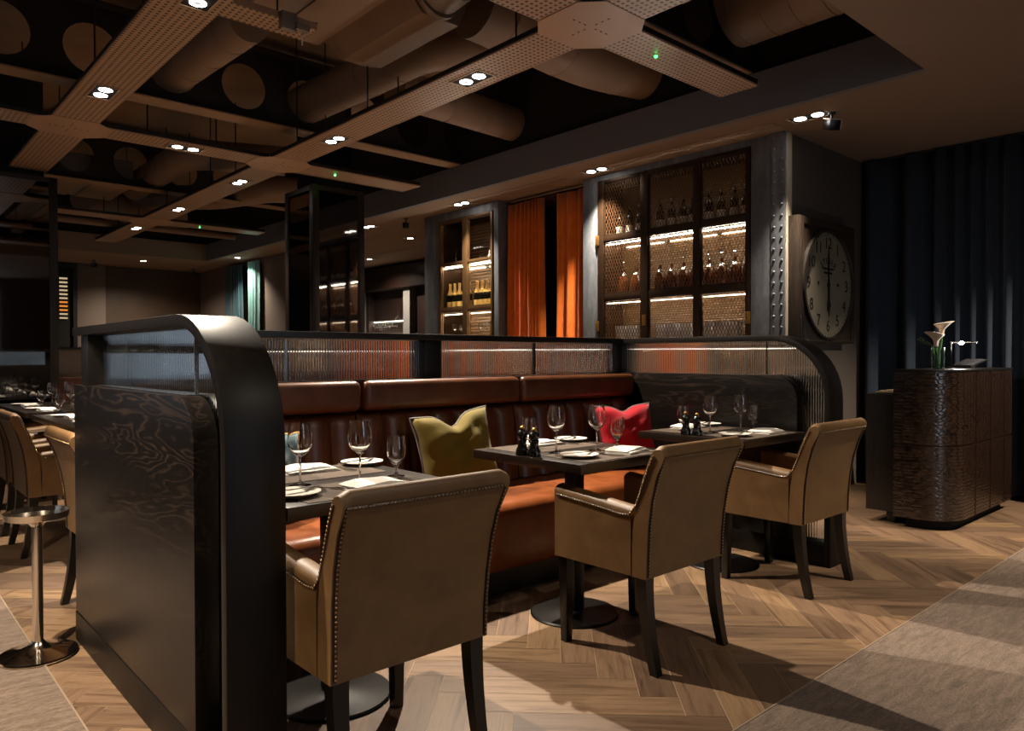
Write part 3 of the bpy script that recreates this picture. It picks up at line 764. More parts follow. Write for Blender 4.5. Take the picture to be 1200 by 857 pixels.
# ------------------------------------------------------------------ tables
def table(label, x0, x1, y0, y1, dx=0, group='pedestal tables in the booth'):
    xc, yc = (x0+x1)/2, (y0+y1)/2
    t = thing('pedestal_table', label, 'table', (xc, yc, 0), group)
    MB().box(x0, x1, y0, y1, .71, .75).build('tabletop', M['table'], t, bevel=.003)
    MB().box(xc - .17, xc + .17, yc - .17, yc + .17, .695, .7095).build('top_plate', M['iron'], t)
    MB().box(xc - .033, xc + .033, yc - .033, yc + .033, .024, .6945).build('column', M['iron'], t, bevel=.008)
    MB().lathe([(.2, 0), (.203, .006), (.197, .012), (.06, .022), (.055, .0235)], 48, (xc, yc, 0)).build('base', M['iron'], t, smooth=30)
    return t
TX = [(.93, 1.575), (2.155, 2.80), (3.375, 4.02)]; TY = (1.985, 2.66)
table('dark oak pedestal table behind the nearest tan armchair', *TX[0], *TY)
table('dark oak pedestal table in the middle of the booth', *TX[1], *TY)
table('dark oak pedestal table at the right end of the booth', *TX[2], *TY)

def wineglass():
    t = thing('wine_glass', 'x', 'glass')
    o = [(.0375, .0), (.0375, .0015), (.02, .004), (.006, .009), (.0038, .016), (.0036, .085), (.005, .093), (.014, .1), (.028, .112), (.0375, .128), (.041, .145), (.0395, .17), (.036, .19), (.0325, .208)]
    inn = [(.0315, .208), (.035, .19), (.0385, .17), (.04, .145), (.0365, .129), (.027, .1145), (.014, .104), (.0001, .1005)]
    MB().lathe([(.0001, 0)] + o + inn, 32).build('glass_body', M['glass'], t, smooth=60); return t
def goblet():
    t = thing('water_goblet', 'x', 'glass')
    o = [(.031, .0), (.031, .0015), (.016, .004), (.006, .009), (.0048, .016), (.0048, .03), (.008, .037), (.02, .05), (.0315, .07), (.0345, .09), (.033, .115), (.0295, .142)]
    inn = [(.0285, .142), (.032, .115), (.0335, .09), (.0305, .0705), (.019, .0515), (.0001, .043)]
    MB().lathe([(.0001, 0)] + o + inn, 32).build('glass_body', M['glass'], t, smooth=60); return t
def plate():
    t = thing('side_plate', 'x', 'plate')
    MB().lathe([(.0001, 0), (.045, 0), (.05, .003), (.075, .011), (.083, .0135), (.083, .0155), (.074, .0135), (.05, .0065), (.0001, .0055)], 40).build('dish', M['porcelain'], t, smooth=50); return t
def napkin():
    t = thing('folded_napkin', 'x', 'napkin')
    mb = MB()
    for k, (w, l, dx, dy, rz) in enumerate(((.125, .205, 0, 0, 0), (.12, .2, .002, -.002, .02), (.112, .19, -.002, .004, -.02))):
        Mx = Matrix.Translation((dx, dy, 0)) @ Matrix.Rotation(rz, 4, 'Z'); s0 = len(mb.v)
        n = 8; top = []; bot = []
        for j in range(n + 1):
            v = j / n * 2 - 1; rt = []; rb = []
            for i in range(n + 1):
                u = i / n * 2 - 1
                h = .0045 * (1 - u**6) * (1 - v**8) + .0018 * math.sin(4*u + 2*v + k) + .004 * k * (1 - u*u)
                rt.append((u * l/2, v * w/2, .0055 * k + .002 + h)); rb.append((u * l/2, v * w/2, .0055 * k + (.0005 if k == 0 else 0.001) ))
            top.append(rt); bot.append(rb[::-1])
        mb.grid(top); mb.grid(bot)
        edge = lambda a, b: mb.grid([a, b])
        edge([r[0] for r in top], [r[-1] for r in bot]); edge([r[-1] for r in bot][::1] and [r[0] for r in bot], [r[-1] for r in top])
        edge(bot[0][::-1], top[0]); edge(top[-1], bot[-1][::-1])
        mb.xf(Mx, s0)
    mb.build('cloth', M['linen'], t, smooth=70); return t
def mill():
    t = thing('pepper_mill', 'x', 'mill')
    MB().lathe([(.0001, 0), (.0235, 0), (.0245, .006), (.023, .012), (.0235, .018), (.021, .026), (.017, .036), (.015, .048), (.017, .06), (.0185, .066), (.0145, .07), (.0001, .0705)], 28).build('body', M['mill'], t, smooth=40)
    MB().lathe([(.0001, .0707), (.0155, .071), (.0195, .079), (.0195, .09), (.015, .101), (.009, .1065), (.0001, .107)], 28).build('head', M['mill'], t, smooth=40)
    MB().sphere((0, 0, .114), .0085, 14, 8).build('knob', M['brass'], t); return t
def knife():
    t = thing('table_knife', 'x', 'knife')
    MB().prism([(-.105, -.005), (-.02, -.0065), (-.015, -.008), (.085, -.009), (.105, -.001), (.1, .006), (-.02, .006), (-.105, .005)], 'z', 0, .0028).build('blade_and_handle', M['steel'], t, bevel=.0008); return t
def fork():
    t = thing('table_fork', 'x', 'fork')
    mb = MB().prism([(-.1, -.006), (.0, -.003), (.03, -.003), (.045, -.011), (.055, -.012), (.055, .012), (.045, .011), (.03, .003), (.0, .003), (-.1, .006)], 'z', .002, .0045)
    for k in range(4): mb.box(.0552, .1, -.0115 + k * .0067, -.0085 + k * .0067, .0022, .0048)
    mb.build('fork_body', M['steel'], t, smooth=0); return t
def placemat():
    t = thing('woven_placemat', 'x', 'placemat'); MB().box(-.25, .25, -.135, .135, 0, .0018).build('mat', M['mat'], t, smooth=0); return t

PROT = {}
def put(fn, loc, rz, label, group, scale=None):
    k = fn.__name__
    if k not in PROT:
        o = PROT[k] = fn(); place(o, loc, rz); o['label'] = label; o['group'] = group
        if scale: o.scale = scale
        return o
    return dup(PROT[k], loc, rz, label, group, scale=scale or (1,1,1))
TN = ['table behind the nearest armchair', 'middle booth table', 'right end booth table']
ZT = .7502; ZM = ZT + .002
for i in range(3):
    ox = (0, 1.222, 2.44)[i]; tn = TN[i]
    for s_, yc in (('near', 2.135), ('far', 2.5)):
        put(placemat, (1.2525 + ox, yc, ZT), 0, 'taupe woven placemat on the %s, %s' % (tn, 'armchair side' if s_ == 'near' else 'banquette side'), 'placemats')
    put(wineglass, (1.13 + ox, 2.315, ZM if False else ZT), 0, 'large wine glass at the middle of the %s' % tn, 'large wine glasses in the booth')
    if i: put(wineglass, (1.305 + ox, 2.23, ZM), .5, 'large wine glass by the armchair side napkin, %s' % tn, 'large wine glasses in the booth')
    else: put(wineglass, (1.305, 2.225, ZM), .5, 'large wine glass by the armchair side napkin, %s' % tn, 'large wine glasses in the booth')
    put(goblet, (1.465 + ox, 2.245, ZM), 0, 'short stemmed water goblet on the %s, armchair side' % tn, 'water goblets in the booth')
    if i:
        put(goblet, (1.14 + ox, 2.5, ZM), 0, 'short stemmed water goblet behind the mills on the %s' % tn, 'water goblets in the booth')
        put(mill, (.968 + ox, 2.363, ZT), 0, 'black pepper mill on the %s, farther of two' % tn, 'pepper and salt mills', (1.2, 1.2, 1.04))
        put(mill, (.978 + ox, 2.298, ZT), .3, 'black pepper mill on the %s, nearer of the pair' % tn, 'pepper and salt mills', (1.2, 1.2, 1.0))
    put(plate, (1.085 + ox if i else 1.02, 2.135, ZM), 0, 'white side plate on the %s, armchair side' % tn, 'side plates in the booth')
    put(plate, (1.52 + ox - (.0 if i == 0 else .02), 2.575, ZM if i == 0 else ZM), 0, 'white side plate on the %s, banquette side' % tn, 'side plates in the booth')
    put(napkin, (1.29 + ox + (.08 if i else 0), 2.11, ZM), .06 if i != 1 else .25, 'folded white napkin on the %s, armchair side' % tn, 'folded napkins in the booth')
    put(napkin, (1.28 + ox, 2.56, ZM), -.05, 'folded white napkin on the %s, banquette side' % tn, 'folded napkins in the booth')
    put(fork, (1.145 + ox, 2.2 if i == 0 else 2.24, ZM), -.9 if i == 0 else 1.5, 'steel fork on the %s, armchair side' % tn, 'forks in the booth')
    put(fork, (1.405 + ox, 2.545, ZM), -1.5, 'steel fork on the %s, banquette side' % tn, 'forks in the booth')
    put(knife, ((1.02 if i == 0 else 1.085 + ox), 2.15, ZM + .0158), .1 if i == 0 else -.2, 'butter knife across the armchair side plate on the %s' % tn, 'butter knives in the booth')
    put(knife, (1.5 + ox - (.0 if i == 0 else .02), 2.58, ZM + .0158), .35, 'butter knife across the banquette side plate on the %s' % tn, 'butter knives in the booth')
    put(knife, (1.45 + ox, 2.11, ZM), 1.5, 'table knife right of the napkin on the %s, armchair side' % tn, 'table knives in the booth')

# ------------------------------------------------------------------ tub armchair (faces +Y in its own frame)
def armchair():
    t = thing('armchair', 'x', 'chair')
    def lerp(a, b, u): return a + (b - a) * u
    # back: outer profile (y,z) bottom -> top, inner profile top -> bottom
    outer = [(-.24, .355), (-.243, .45), (-.25, .55), (-.266, .65), (-.292, .74), (-.322, .81)]
    roll = [(-.330, .832), (-.327, .850), (-.312, .858), (-.290, .853), (-.274, .838)]
    inner = [(-.258, .79), (-.228, .72), (-.2, .63), (-.182, .54), (-.175, .45), (-.172, .355)]
    prof = outer + roll + inner
    def halfw(z): return .2555 + .013 * max(0, (z - .45) / .4)
    nx = 20; rows = []
    for k in range(nx + 1):
        u = k / nx * 2 - 1; row = []
        for (y, z) in prof:
            e = max(0, abs(u) - .88) / .12
            zz = z - (.014 * e * e if z > .8 else 0)
            yy = y + (.012 * (1 - u*u) * -.4 if z > .5 else 0)
            inn = .004 * e if True else 0
            row.append((u * halfw(z) * (1 - .0), yy, zz))
        rows.append(row)
    mb = MB().grid(rows, True)
    m = len(prof)
    mb.f.append(tuple(range(m - 1, -1, -1))); mb.f.append(tuple(nx * m + i for i in range(m)))
    mb.build('backrest', M['tan'], t, smooth=55, bevel=0)
    # arms: padded side panels
    for s_ in (-1, 1):
        xo, xi = s_ * .2575, s_ * .19; a, b = min(xo, xi), max(xo, xi)
        zf, zr = .655, .612
        def section(y, zt):
            c = (a + b) / 2; hw = (b - a) / 2; ring = [(a, y, .357), (a, y, zt - .035)]
            for q in range(1, 8):
                an = PI * q / 8; ring.append((c - (hw + .004) * math.cos(an), y, zt - .03 + .03 * math.sin(an)))
            ring += [(b, y, zt - .035), (b, y, .357)]
            return ring
        ys = [-.171, -.1, 0, .1, .18, .218, .228]
        secs = [section(y, lerp(zr, zf, (y + .2) / .43) - (.006 if y > .22 else 0)) for y in ys]
        mb = MB().grid(secs, True); n_ = len(secs[0])
        mb.f.append(tuple(range(n_))); mb.f.append(tuple((len(ys) - 1) * n_ + i for i in range(n_ - 1, -1, -1)))
        ar = mb.build('armrest', M['tan'], t, smooth=45)
        # nail line under the pad and up the wing
        pth = [(s_ * .2585, .215, .612), (s_ * .2585, 0, .596), (s_ * .2585, -.12, .583), (s_ * .2588, -.165, .586), (s_ * .2592, -.195, .62), (s_ * .263, -.226, .69), (s_ * .2665, -.262, .775), (s_ * .268, -.285, .82)]
        MB().tube([Vector(p) for p in pth], .0048, 6).build('edge_band', M['tandk'], ar)
        nails(pth, Vector((s_, 0, 0)), ar)
    # seat
    MB().box(-.188, .188, -.172, .235, .40, .475).build('seat_cushion', M['tan'], t, bevel=.022, seg=4, smooth=60)
    MB().box(-.1895, .1895, -.171, .215, .357, .399).build('seat_rail', M['tan'], t, bevel=.004)
    # nail trim on the back panel
    def by(z):
        for (y0, z0), (y1, z1) in zip(outer[:-1], outer[1:]):
            if z0 <= z <= z1: return lerp(y0, y1, (z - z0) / (z1 - z0))
        return outer[-1][0]
    L = [(-halfw(z) + .011, by(z) - .003, z) for z in [.362 + .45 * k / 16 for k in range(17)]]
    R = [(-x, y, z) for x, y, z in L]
    top = [(lerp(L[-1][0], R[-1][0], k / 10), by(.812) - .004 - .0048 * (1 - (k/5 - 1)**2), .812) for k in range(11)]
    for pth in (L, top, R):
        MB().tube(pth, .0052, 6).build('edge_band', M['tandk'], t)
        nails(pth, Vector((0, -1, .25)), t)
    # legs
    for s_ in (-1, 1):
        x = s_ * .222; q = lambda c, h: [(c[0]-h, c[1]-h, c[2]), (c[0]+h, c[1]-h, c[2]), (c[0]+h, c[1]+h, c[2]), (c[0]-h, c[1]+h, c[2])]
        MB().hexa(q((x, .195, 0), .017), q((x, .195, .3565), .024)).build('leg', M['legw'], t, bevel=.003)
        mb = MB(); secs = []
        for k in range(9):
            u = k / 8; secs.append(q((x, -.262 + .052 * (1 - (1-u)**1.8), .3545 * u), .0165 + .007 * u))
        mb.grid(secs, True); mb.f.append((3,2,1,0)); mb.f.append((32,33,34,35))
        mb.build('leg', M['legw'], t, smooth=30)
    return t
def nails(path, nrm, parent, pitch=.0125, r=.0036):
    mb = MB(); P_ = [Vector(p) for p in path]; acc = 0; nxt = pitch / 2; nrm = nrm.normalized()
    q = nrm.to_track_quat('Z', 'Y').to_matrix().to_4x4()
    for a, b in zip(P_[:-1], P_[1:]):
        L = (b - a).length
        while nxt <= acc + L:
            c = a.lerp(b, (nxt - acc) / L) + nrm * .004
            mb.lathe([(r, 0), (r * .8, r * .55), (.0002, r * .85)], 7, c, q); nxt += pitch
        acc += L
    return mb.build('nailhead_trim', M['nail'], parent, smooth=60)
AC = armchair(); place(AC, (1.148, 1.91, 0)); AC['label'] = 'tan leather armchair with nailheads nearest the camera'; AC['group'] = 'tan leather armchairs'
dup(AC, (2.435, 1.925, 0), 0, 'tan leather armchair with nailheads at the middle table', 'tan leather armchairs')
dup(AC, (3.69, 1.955, 0), 0, 'tan leather armchair with nailheads at the right end table', 'tan leather armchairs')
for i, (y, lab) in enumerate(((3.83, 'tan armchair of the left row half hidden by the end screen'), (5.36, 'tan armchair of the left row, second behind the silver stand'), (6.10, 'tan armchair of the left row, third behind the silver stand'), (7.0, 'tan armchair of the left row at the picture edge'))):
    dup(AC, (1.03, y, 0), -PI/2, lab, 'tan leather armchairs')

# silver stand
t = thing('drinks_stand', 'polished silver pedestal stand beside the end screen', 'stand', (.56, 3.41, .004))
x, y = .555, 3.41; z0 = .0045
MB().lathe([(.0001, z0), (.135, z0), (.138, z0 + .006), (.136, z0 + .013), (.1, z0 + .02), (.06, z0 + .031), (.03, z0 + .047), (.02, z0 + .06), (.0001, z0 + .06)], 48, (x, y, 0)).build('base', M['chrome'], t, smooth=40)
MB().lathe([(.019, .065), (.019, .515)], 28, (x, y, 0)).build('stem', M['chrome'], t)
MB().lathe([(.0001, .516), (.02, .516), (.032, .53), (.055, .545), (.0001, .5455)], 36, (x, y, 0)).build('cup', M['chrome'], t, smooth=40)
MB().lathe([(.0001, .546), (.1, .546), (.109, .55), (.113, .575), (.109, .575), (.105, .556), (.0001, .553)], 48, (x, y, 0)).build('tray', M['chrome'], t, smooth=40)

# left row of tables
for i, (y0, y1, lab) in enumerate(((4.98, 6.5, 'long laid table of the left row nearest the end screen'), (6.75, 8.3, 'long laid table of the left row towards the mirrored column'))):
    t = thing('dining_table', lab, 'table', (1.4, (y0+y1)/2, 0), 'tables of the left row')
    MB().box(1.03, 1.75, y0, y1, .71, .75).build('tabletop', M['table'], t, bevel=.003)
    for yy in (y0 + .35, y1 - .35):
        MB().box(1.51, 1.57, yy - .03, yy + .03, .021, .709).build('column', M['iron'], t, bevel=.004)
        MB().lathe([(.2, 0), (.2, .01), (.05, .02)], 32, (1.54, yy, 0)).build('base', M['iron'], t)
k = 0
LP = [(1.15, 5.25), (1.15, 5.95), (1.15, 6.95), (1.15, 7.7)]
ln = ['first', 'second', 'third', 'fourth']
for i, (px, py) in enumerate(LP):
    w = 'at the left row\'s %s place from the end screen' % ln[i]
    put(napkin, (px + .06, py - .02, ZT), PI/2, 'folded white napkin ' + w, 'napkins of the left row')
    put(plate, (px + .02, py + .2, ZT), 0, 'white side plate ' + w, 'side plates of the left row')
    put(wineglass, (px + .21, py - .12, ZT), 0, 'tall wine glass ' + w, 'wine glasses of the left row')
    put(goblet, (px + .12, py - .17, ZT), 0, 'water goblet ' + w, 'goblets of the left row')
    put(wineglass, (px + .38, py + .1, ZT), 0, 'tall wine glass across the table ' + w, 'wine glasses of the left row')
    put(goblet, (px + .30, py + .22, ZT), 0, 'water goblet across the table ' + w, 'goblets of the left row')
    put(napkin, (px + .46, py - .03, ZT), PI/2, 'folded white napkin across the table ' + w, 'napkins of the left row')

# far booth screen behind the left row
t = thing('booth_screen', 'far booth partition with a reeded glass strip behind the left row', 'booth screen', (2.6, 10.3, 0))
MB().box(1.66, 5.0, 10.26, 10.4, 0, .98).build('panel', M['walld'], t, bevel=.003)
MB().box(1.66, 5.0, 10.24, 10.4, 1.27, 1.305).build('top_cap', M['oakx'], t, bevel=.003)
for xx in (1.66, 3.2, 4.9): MB().box(xx, xx + .1, 10.28, 10.38, .981, 1.269).build('post', M['oak'], t)
MB().box(1.761, 3.199, 10.32, 10.33, .982, 1.268).build('reeded_glass', M['ductd'], t, smooth=0)
MB().box(3.301, 4.899, 10.32, 10.33, .982, 1.268).build('reeded_glass', M['ductd'], t, smooth=0)
MB().box(1.7, 4.96, 10.18, 10.259, .45, .94).build('leather_back', M['cognacback'], t, bevel=.02, seg=3)

# ------------------------------------------------------------------ wine wall
Xw = XWALL
def pier(name, y0, y1, label, rivets=None, x1=6.0):
    t = thing(name, label, 'zinc pier', (Xw, (y0+y1)/2, 0), 'zinc clad piers of the wine wall'); t['kind'] = 'structure'
    MB().box(Xw, x1, y0, y1, 0, SOF - .001).build('cladding', M['zinc'], t, bevel=.004)
    if rivets:
        a = MB().box(Xw - .008, Xw - .0005, y0 - .004, y0 + .115, 0, SOF - .001)
        a.build('angle_strip', M['zinc'], t, bevel=.002)
        r = MB(); q = Matrix.Rotation(-PI/2, 4, 'Y')
        for yy in (y0 + .022, y0 + .09):
            for kk in range(33):
                r.lathe([(.012, 0), (.0105, .006), (.006, .0105), (.0005, .012)], 10, (Xw - .008, yy, .06 + kk * .09), q)
        r.build('rivets', M['zinc'], t, smooth=60)
    return t
pier('wall_pier', 2.945, 3.245, 'riveted zinc pier between the mesh cabinet and the clock', True, 5.615)
pier('wall_pier', 4.925, 5.125, 'narrow zinc pier between mesh cabinet and orange curtain')
pier('wall_pier', 6.44, 6.53, 'thin zinc jamb between orange curtain and champagne cabinet')
pier('wall_pier', 7.59, 7.9, 'zinc pier at the bar end of the wine wall', None, 6.25)
struct('wall_lintel', MB().box(Xw, Xw + .3, 3.246, 4.924, 2.92, SOF - .001).box(Xw, Xw + .3, 6.531, 7.589, 2.88, SOF - .001), M['zinc'], 'zinc lintels over the cabinets')
struct('wall_wine_back', MB().box(6.36, 6.42, 3.08, 7.69, 0, SOF - .001), M['void'])

def cabinet(name, label, y0, y1, zrows, cols, mesh, frame, backing, hinges):
    t = thing(name, label, 'cabinet', (Xw, (y0+y1)/2, 0))
    zb = .9; zt = zrows[0][1] + .035; XBk = Xw + .36
    MB().box(XBk, XBk + .02, y0 + .001, y1 - .001, zb, zt).build('back_panel', M[backing], t, smooth=0)
    sd = MB().box(Xw + .03, XBk - .0005, y0 + .001, y0 + .02, zb, zt).box(Xw + .03, XBk - .0005, y1 - .02, y1 - .001, zb, zt).box(Xw + .03, XBk, y0 + .02, y1 - .02, zt - .02, zt)
    sd.build('side_panel', M['bronze'], t, smooth=0)
    MB().box(Xw + .001, XBk, y0 + .001, y1 - .001, 0, zb - .001).build('base_cupboard', M['oak'], t)
    # shelves
    for z in (zrows[0][0] - .035, zrows[1][0] - .03, zrows[2][0] - .02):
        MB().box(Xw + .045, XBk - .002, y0 + .021, y1 - .021, z, z + .018).build('shelf', M['bronze'], t, smooth=0)
    # frame grid
    ys = [y0]; 
    for c in cols: ys += list(c)
    ys.append(y1)
    for k in range(0, len(ys), 2):
        a, b = ys[k], ys[k+1]
        MB().box(Xw - .012, Xw + .03, a + .001, b - .001, zb, zt).build('stile', M[frame], t, bevel=.003)
    for c0, c1 in cols:
        lv = [(zrows[0][1], zt), (zrows[1][1], zrows[0][0]), (zrows[2][1], zrows[1][0]), (zb, zrows[2][0])]
        for a, b in lv:
            MB().box(Xw - .008, Xw + .026, c0 + .0005, c1 - .0005, a, b).build('rail', M[frame], t, bevel=.002)
        for (za, zz) in zrows:
            # inner bead
            bd = MB(); w_ = .012
            bd.box(Xw + .002, Xw + .02, c0, c0 + w_, za, zz).box(Xw + .002, Xw + .02, c1 - w_, c1, za, zz).box(Xw + .002, Xw + .02, c0 + w_, c1 - w_, za, za + w_).box(Xw + .002, Xw + .02, c0 + w_, c1 - w_, zz - w_, zz)
            bd.build('bead', M['bronze' if mesh else 'bronzel'], t, smooth=0)
            if mesh:
                g = MB(); dy, dz = .032, .07; H = zz - za; sl = dz / dy
                x_ = Xw + .008
                def clip(y, z, s_):
                    pts = []
                    # line z = z + s_*sl*(yy-y); within rect
                    ts = sorted([c0, c1] + [y + (q - z) / (s_ * sl) for q in (za, zz)])
                    a, b = ts[1], ts[2]; ok = c0 - 1e-6 <= a and b <= c1 + 1e-6
                    return ((a, z + s_*sl*(a-y)), (b, z + s_*sl*(b-y))) if ok and b - a > .004 else None
                nspan = int((c1 - c0) / dy + H / dz) + 3
                for s_ in (1, -1):
                    for q in range(-nspan, nspan * 2):
                        r_ = clip(c0 + q * dy, za, s_)
                        if r_:
                            (a, za_), (b, zb_) = r_
                            if abs(za_ - (za+H/2)) < H/2 + .001 and abs(zb_ - (za+H/2)) < H/2 + .001:
                                g.bar((x_ + .001 * s_, a, za_), (x_ + .001 * s_, b, zb_), .002, .0058)
                g.build('mesh_panel', M['meshm'], t, smooth=0)
            else:
                MB().box(Xw + .008, Xw + .011, c0 + .0005, c1 - .0005, za + .0005, zz - .0005).build('pane', M['pane'], t, smooth=0)
    for (y, z) in hinges:
        MB().box(Xw - .02, Xw - .0125, y - .022, y + .022, z - .05, z + .05).tube([(Xw - .022, y, z - .05), (Xw - .022, y, z + .05)], .008, 8).build('hinge', M['brass'], t, bevel=.001)
    # led strips under the shelves
    for c0, c1 in cols:
        for z in (zrows[1][1] - .032, zrows[2][1] + .01, 1.24):
            MB().box(Xw + .05, Xw + .058, c0 - .005, c1 + .005, z + .001, z + .008).build('led_strip', M['led4' if z == 1.24 else 'led'], t, smooth=0)
        MB().box(Xw + .05, Xw + .055, c0 - .005, c1 + .005, 1.7, 1.706).build('led_strip', M['led2'], t, smooth=0)
        MB().box(Xw + .05, Xw + .062, c0 - .005, c1 + .005, zrows[0][1] + .014, zrows[0][1] + .022).build('led_strip', M['ledfill'], t, smooth=0)  # hidden strip added to brighten the top row
        MB().box(XBk - .012, XBk - .004, c0 - .005, c1 + .005, 2.29, 2.297).build('led_strip', M['led2'], t, smooth=0)
    return t
ZR = [(2.365, 2.885), (1.79, 2.315), (1.0, 1.735)]
CA = [(3.285, 3.73), (3.80, 4.30), (4.385, 4.84)]
cabinet('wine_cabinet', 'bronze wine cabinet with wire mesh doors beside the clock pier', 3.25, 4.92, ZR, CA, True, 'bronze', 'warmback',
        [(4.92, 2.33), (4.92, 1.48), (4.30 + .04, 1.52), (3.262, 1.5)])
ZR2 = [(2.34, 2.84), (1.785, 2.315), (1.0, 1.735)]
CB = [(6.57, 7.0), (7.1, 7.53)]
cabinet('champagne_cabinet', 'bronze glazed cabinet of champagne beside the orange curtains', 6.535, 7.585, ZR2, CB, False, 'bronzel', 'bandback', [(6.55, 1.5)])

# bottles
def label_bottle():
    t = thing('wine_bottle', 'x', 'bottle')
    MB().lathe([(.0001, 0), (.037, 0), (.038, .01), (.038, .17), (.034, .19), (.018, .21), (.0145, .23), (.0145, .27), (.0001, .27)], 20).build('bottle_body', M['bottle'], t, smooth=50)
    MB().lathe([(.0385, .025), (.0385, .11)], 20).build('label', M['wlabel'], t)
    MB().lathe([(.0155, .262), (.0165, .275), (.0165, .297), (.0001, .299)], 16).build('stopper', M['steel'], t); return t
def cognac_bottle():
    t = thing('cognac_bottle', 'x', 'bottle')
    MB().lathe([(.0001, 0), (.05, 0), (.055, .01), (.058, .06), (.057, .12), (.05, .165), (.036, .195), (.018, .215), (.0145, .225), (.0145, .262), (.0001, .263)], 24).build('bottle_body', M['cognacb'], t, smooth=60)
    MB().lathe([(.0365, .1952), (.0188, .2155), (.017, .2235), (.0186, .2155)], 24).build('collar', M['steel'], t)
    MB().lathe([(.016, .264), (.021, .275), (.021, .3), (.014, .315), (.022, .325), (.012, .343), (.0001, .345)], 12).build('stopper', M['thin'], t, smooth=20)
    MB().box(-.056, -.0535, -.012, .012, .07, .094).build('seal', M['gold'], t, bevel=.001); return t
def champagne():
    t = thing('champagne_bottle', 'x', 'bottle')
    MB().lathe([(.0001, 0), (.041, 0), (.043, .012), (.043, .15), (.04, .175), (.03, .205), (.0001, .205)], 22).build('bottle_body', M['bottle'], t, smooth=50)
    MB().lathe([(.0405, .172), (.0312, .205), (.022, .232), (.0175, .255), (.0165, .295), (.0185, .3), (.0185, .322), (.012, .327), (.0001, .328)], 20).build('foil', M['gold'], t, smooth=40)
    MB().lathe([(.0435, .01), (.0435, .095)], 22).build('label', M['gold'], t); return t
def decanter():
    t = thing('crystal_decanter', 'x', 'decanter')
    MB().lathe([(.0001, 0), (.085, 0), (.092, .012), (.07, .05), (.032, .1), (.017, .14), (.016, .19), (.028, .22), (.024, .22), (.013, .19), (.014, .14), (.03, .1), (.066, .05), (.086, .014), (.0001, .006)], 28).build('body', M['glass'], t, smooth=60); return t
def tumbler():
    t = thing('cut_tumbler', 'x', 'glass')
    mb = MB(); n = 24
    def ring(r, z, j): return [(r * (1 + (.05 if (i + j) % 2 else -.03)) * math.cos(2*PI*i/n), r * (1 + (.05 if (i + j) % 2 else -.03)) * math.sin(2*PI*i/n), z) for i in range(n)]
    rows = [ring(.04, 0, 0), ring(.05, .05, 1), ring(.054, .1, 0), ring(.057, .15, 1), ring(.058, .2, 0)]
    inn = [[(p[0] * .9, p[1] * .9, p[2] + (.012 if k == 0 else 0)) for p in r] for k, r in enumerate(rows)]
    mb.grid(rows + inn[::-1], True); mb.f.append(tuple(range(n - 1, -1, -1))); mb.f.append(tuple(9 * n + i for i in range(n)))
    mb.build('body', M['cutcrystal'], t, smooth=0); return t
def flute():
    t = thing('stem_glass', 'x', 'glass')
    MB().lathe([(.03, 0), (.006, .006), (.004, .02), (.004, .09), (.02, .11), (.032, .14), (.03, .19), (.029, .19), (.031, .14), (.02, .113), (.0001, .1)], 18).build('body', M['thin'], t, smooth=60); return t
zs = [ZR[0][0] - .0165, ZR[1][0] - .0115, ZR[2][0]]
ys = sorted([4.70, 4.58, 4.46, 4.21, 4.08, 3.955, 3.85, 3.68, 3.56, 3.43, 3.32], reverse=True)
for i, y in enumerate(ys):
    put(label_bottle, (Xw + .12, y + .04 + (i > 6) * .0, zs[0]), random.random(), 'white labelled dark bottle on the mesh cabinet top shelf, %s from the left' % ORD[i], 'bottles on the mesh cabinet top shelf')
ys = [4.66, 4.50, 4.215, 4.085, 3.95, 3.835, 3.68, 3.555, 3.425, 3.31]
for i, y in enumerate(ys):
    put(cognac_bottle, (Xw + .12, y + .035, zs[1]), 0, 'round amber bottle on the mesh cabinet lit shelf, %s from the left' % ORD[i], 'bottles on the mesh cabinet lit shelf')
ys = [4.70, 4.56, 4.43, 4.20, 4.06, 3.92, 3.68, 3.55, 3.42]
SH3 = 1.28
o = MB().box(Xw + .045, Xw + .35, 3.272, 4.898, SH3 - .018, SH3)
single('display_shelf', o, M['bronze'], 'bronze shelf holding cut tumblers in the mesh cabinet', 'shelf', smooth=0)
for i, y in enumerate(ys):
    put(tumbler, (Xw + .13, y + .03, SH3 + .0003), i * .3, 'cut crystal tumbler in the mesh cabinet bottom row, %s from the left' % ORD[i], 'tumblers in the mesh cabinet')
z2 = ZR2[1][0] - .0115
ys = [7.49, 7.395, 7.3, 7.205, 7.11, 6.95, 6.86, 6.77, 6.68, 6.59]
for i, y in enumerate(ys):
    put(champagne, (Xw + .12, y + .02, z2), 0, 'gold foiled champagne bottle in the glazed cabinet, %s from the left' % ORD[i], 'champagne bottles')
for i, (y, sc) in enumerate(((7.42, .8), (7.16, 1.0), (6.72, 1.05), (6.92, .7))):
    put(decanter, (Xw + .15, y + .02, ZR2[0][0] - .0165), 0, 'crystal decanter on the top shelf of the champagne cabinet, %s' % ('far left and squat', 'left bay, by the middle bar', 'right bay and tallest', 'right bay and smallest')[i], 'decanters in the champagne cabinet', (sc, sc, sc))
o = MB().box(Xw + .045, Xw + .35, 6.557, 7.563, 1.382, 1.4)
single('display_shelf', o, M['bronze'], 'bronze shelf holding stem glasses in the champagne cabinet', 'shelf', smooth=0)
for i, y in enumerate((7.44, 7.3, 7.16, 6.92, 6.8, 6.68)):
    put(flute, (Xw + .13, y, 1.4003), 0, 'stem glass in the champagne cabinet bottom row, %s from the left' % ORD[i], 'stem glasses in the champagne cabinet')

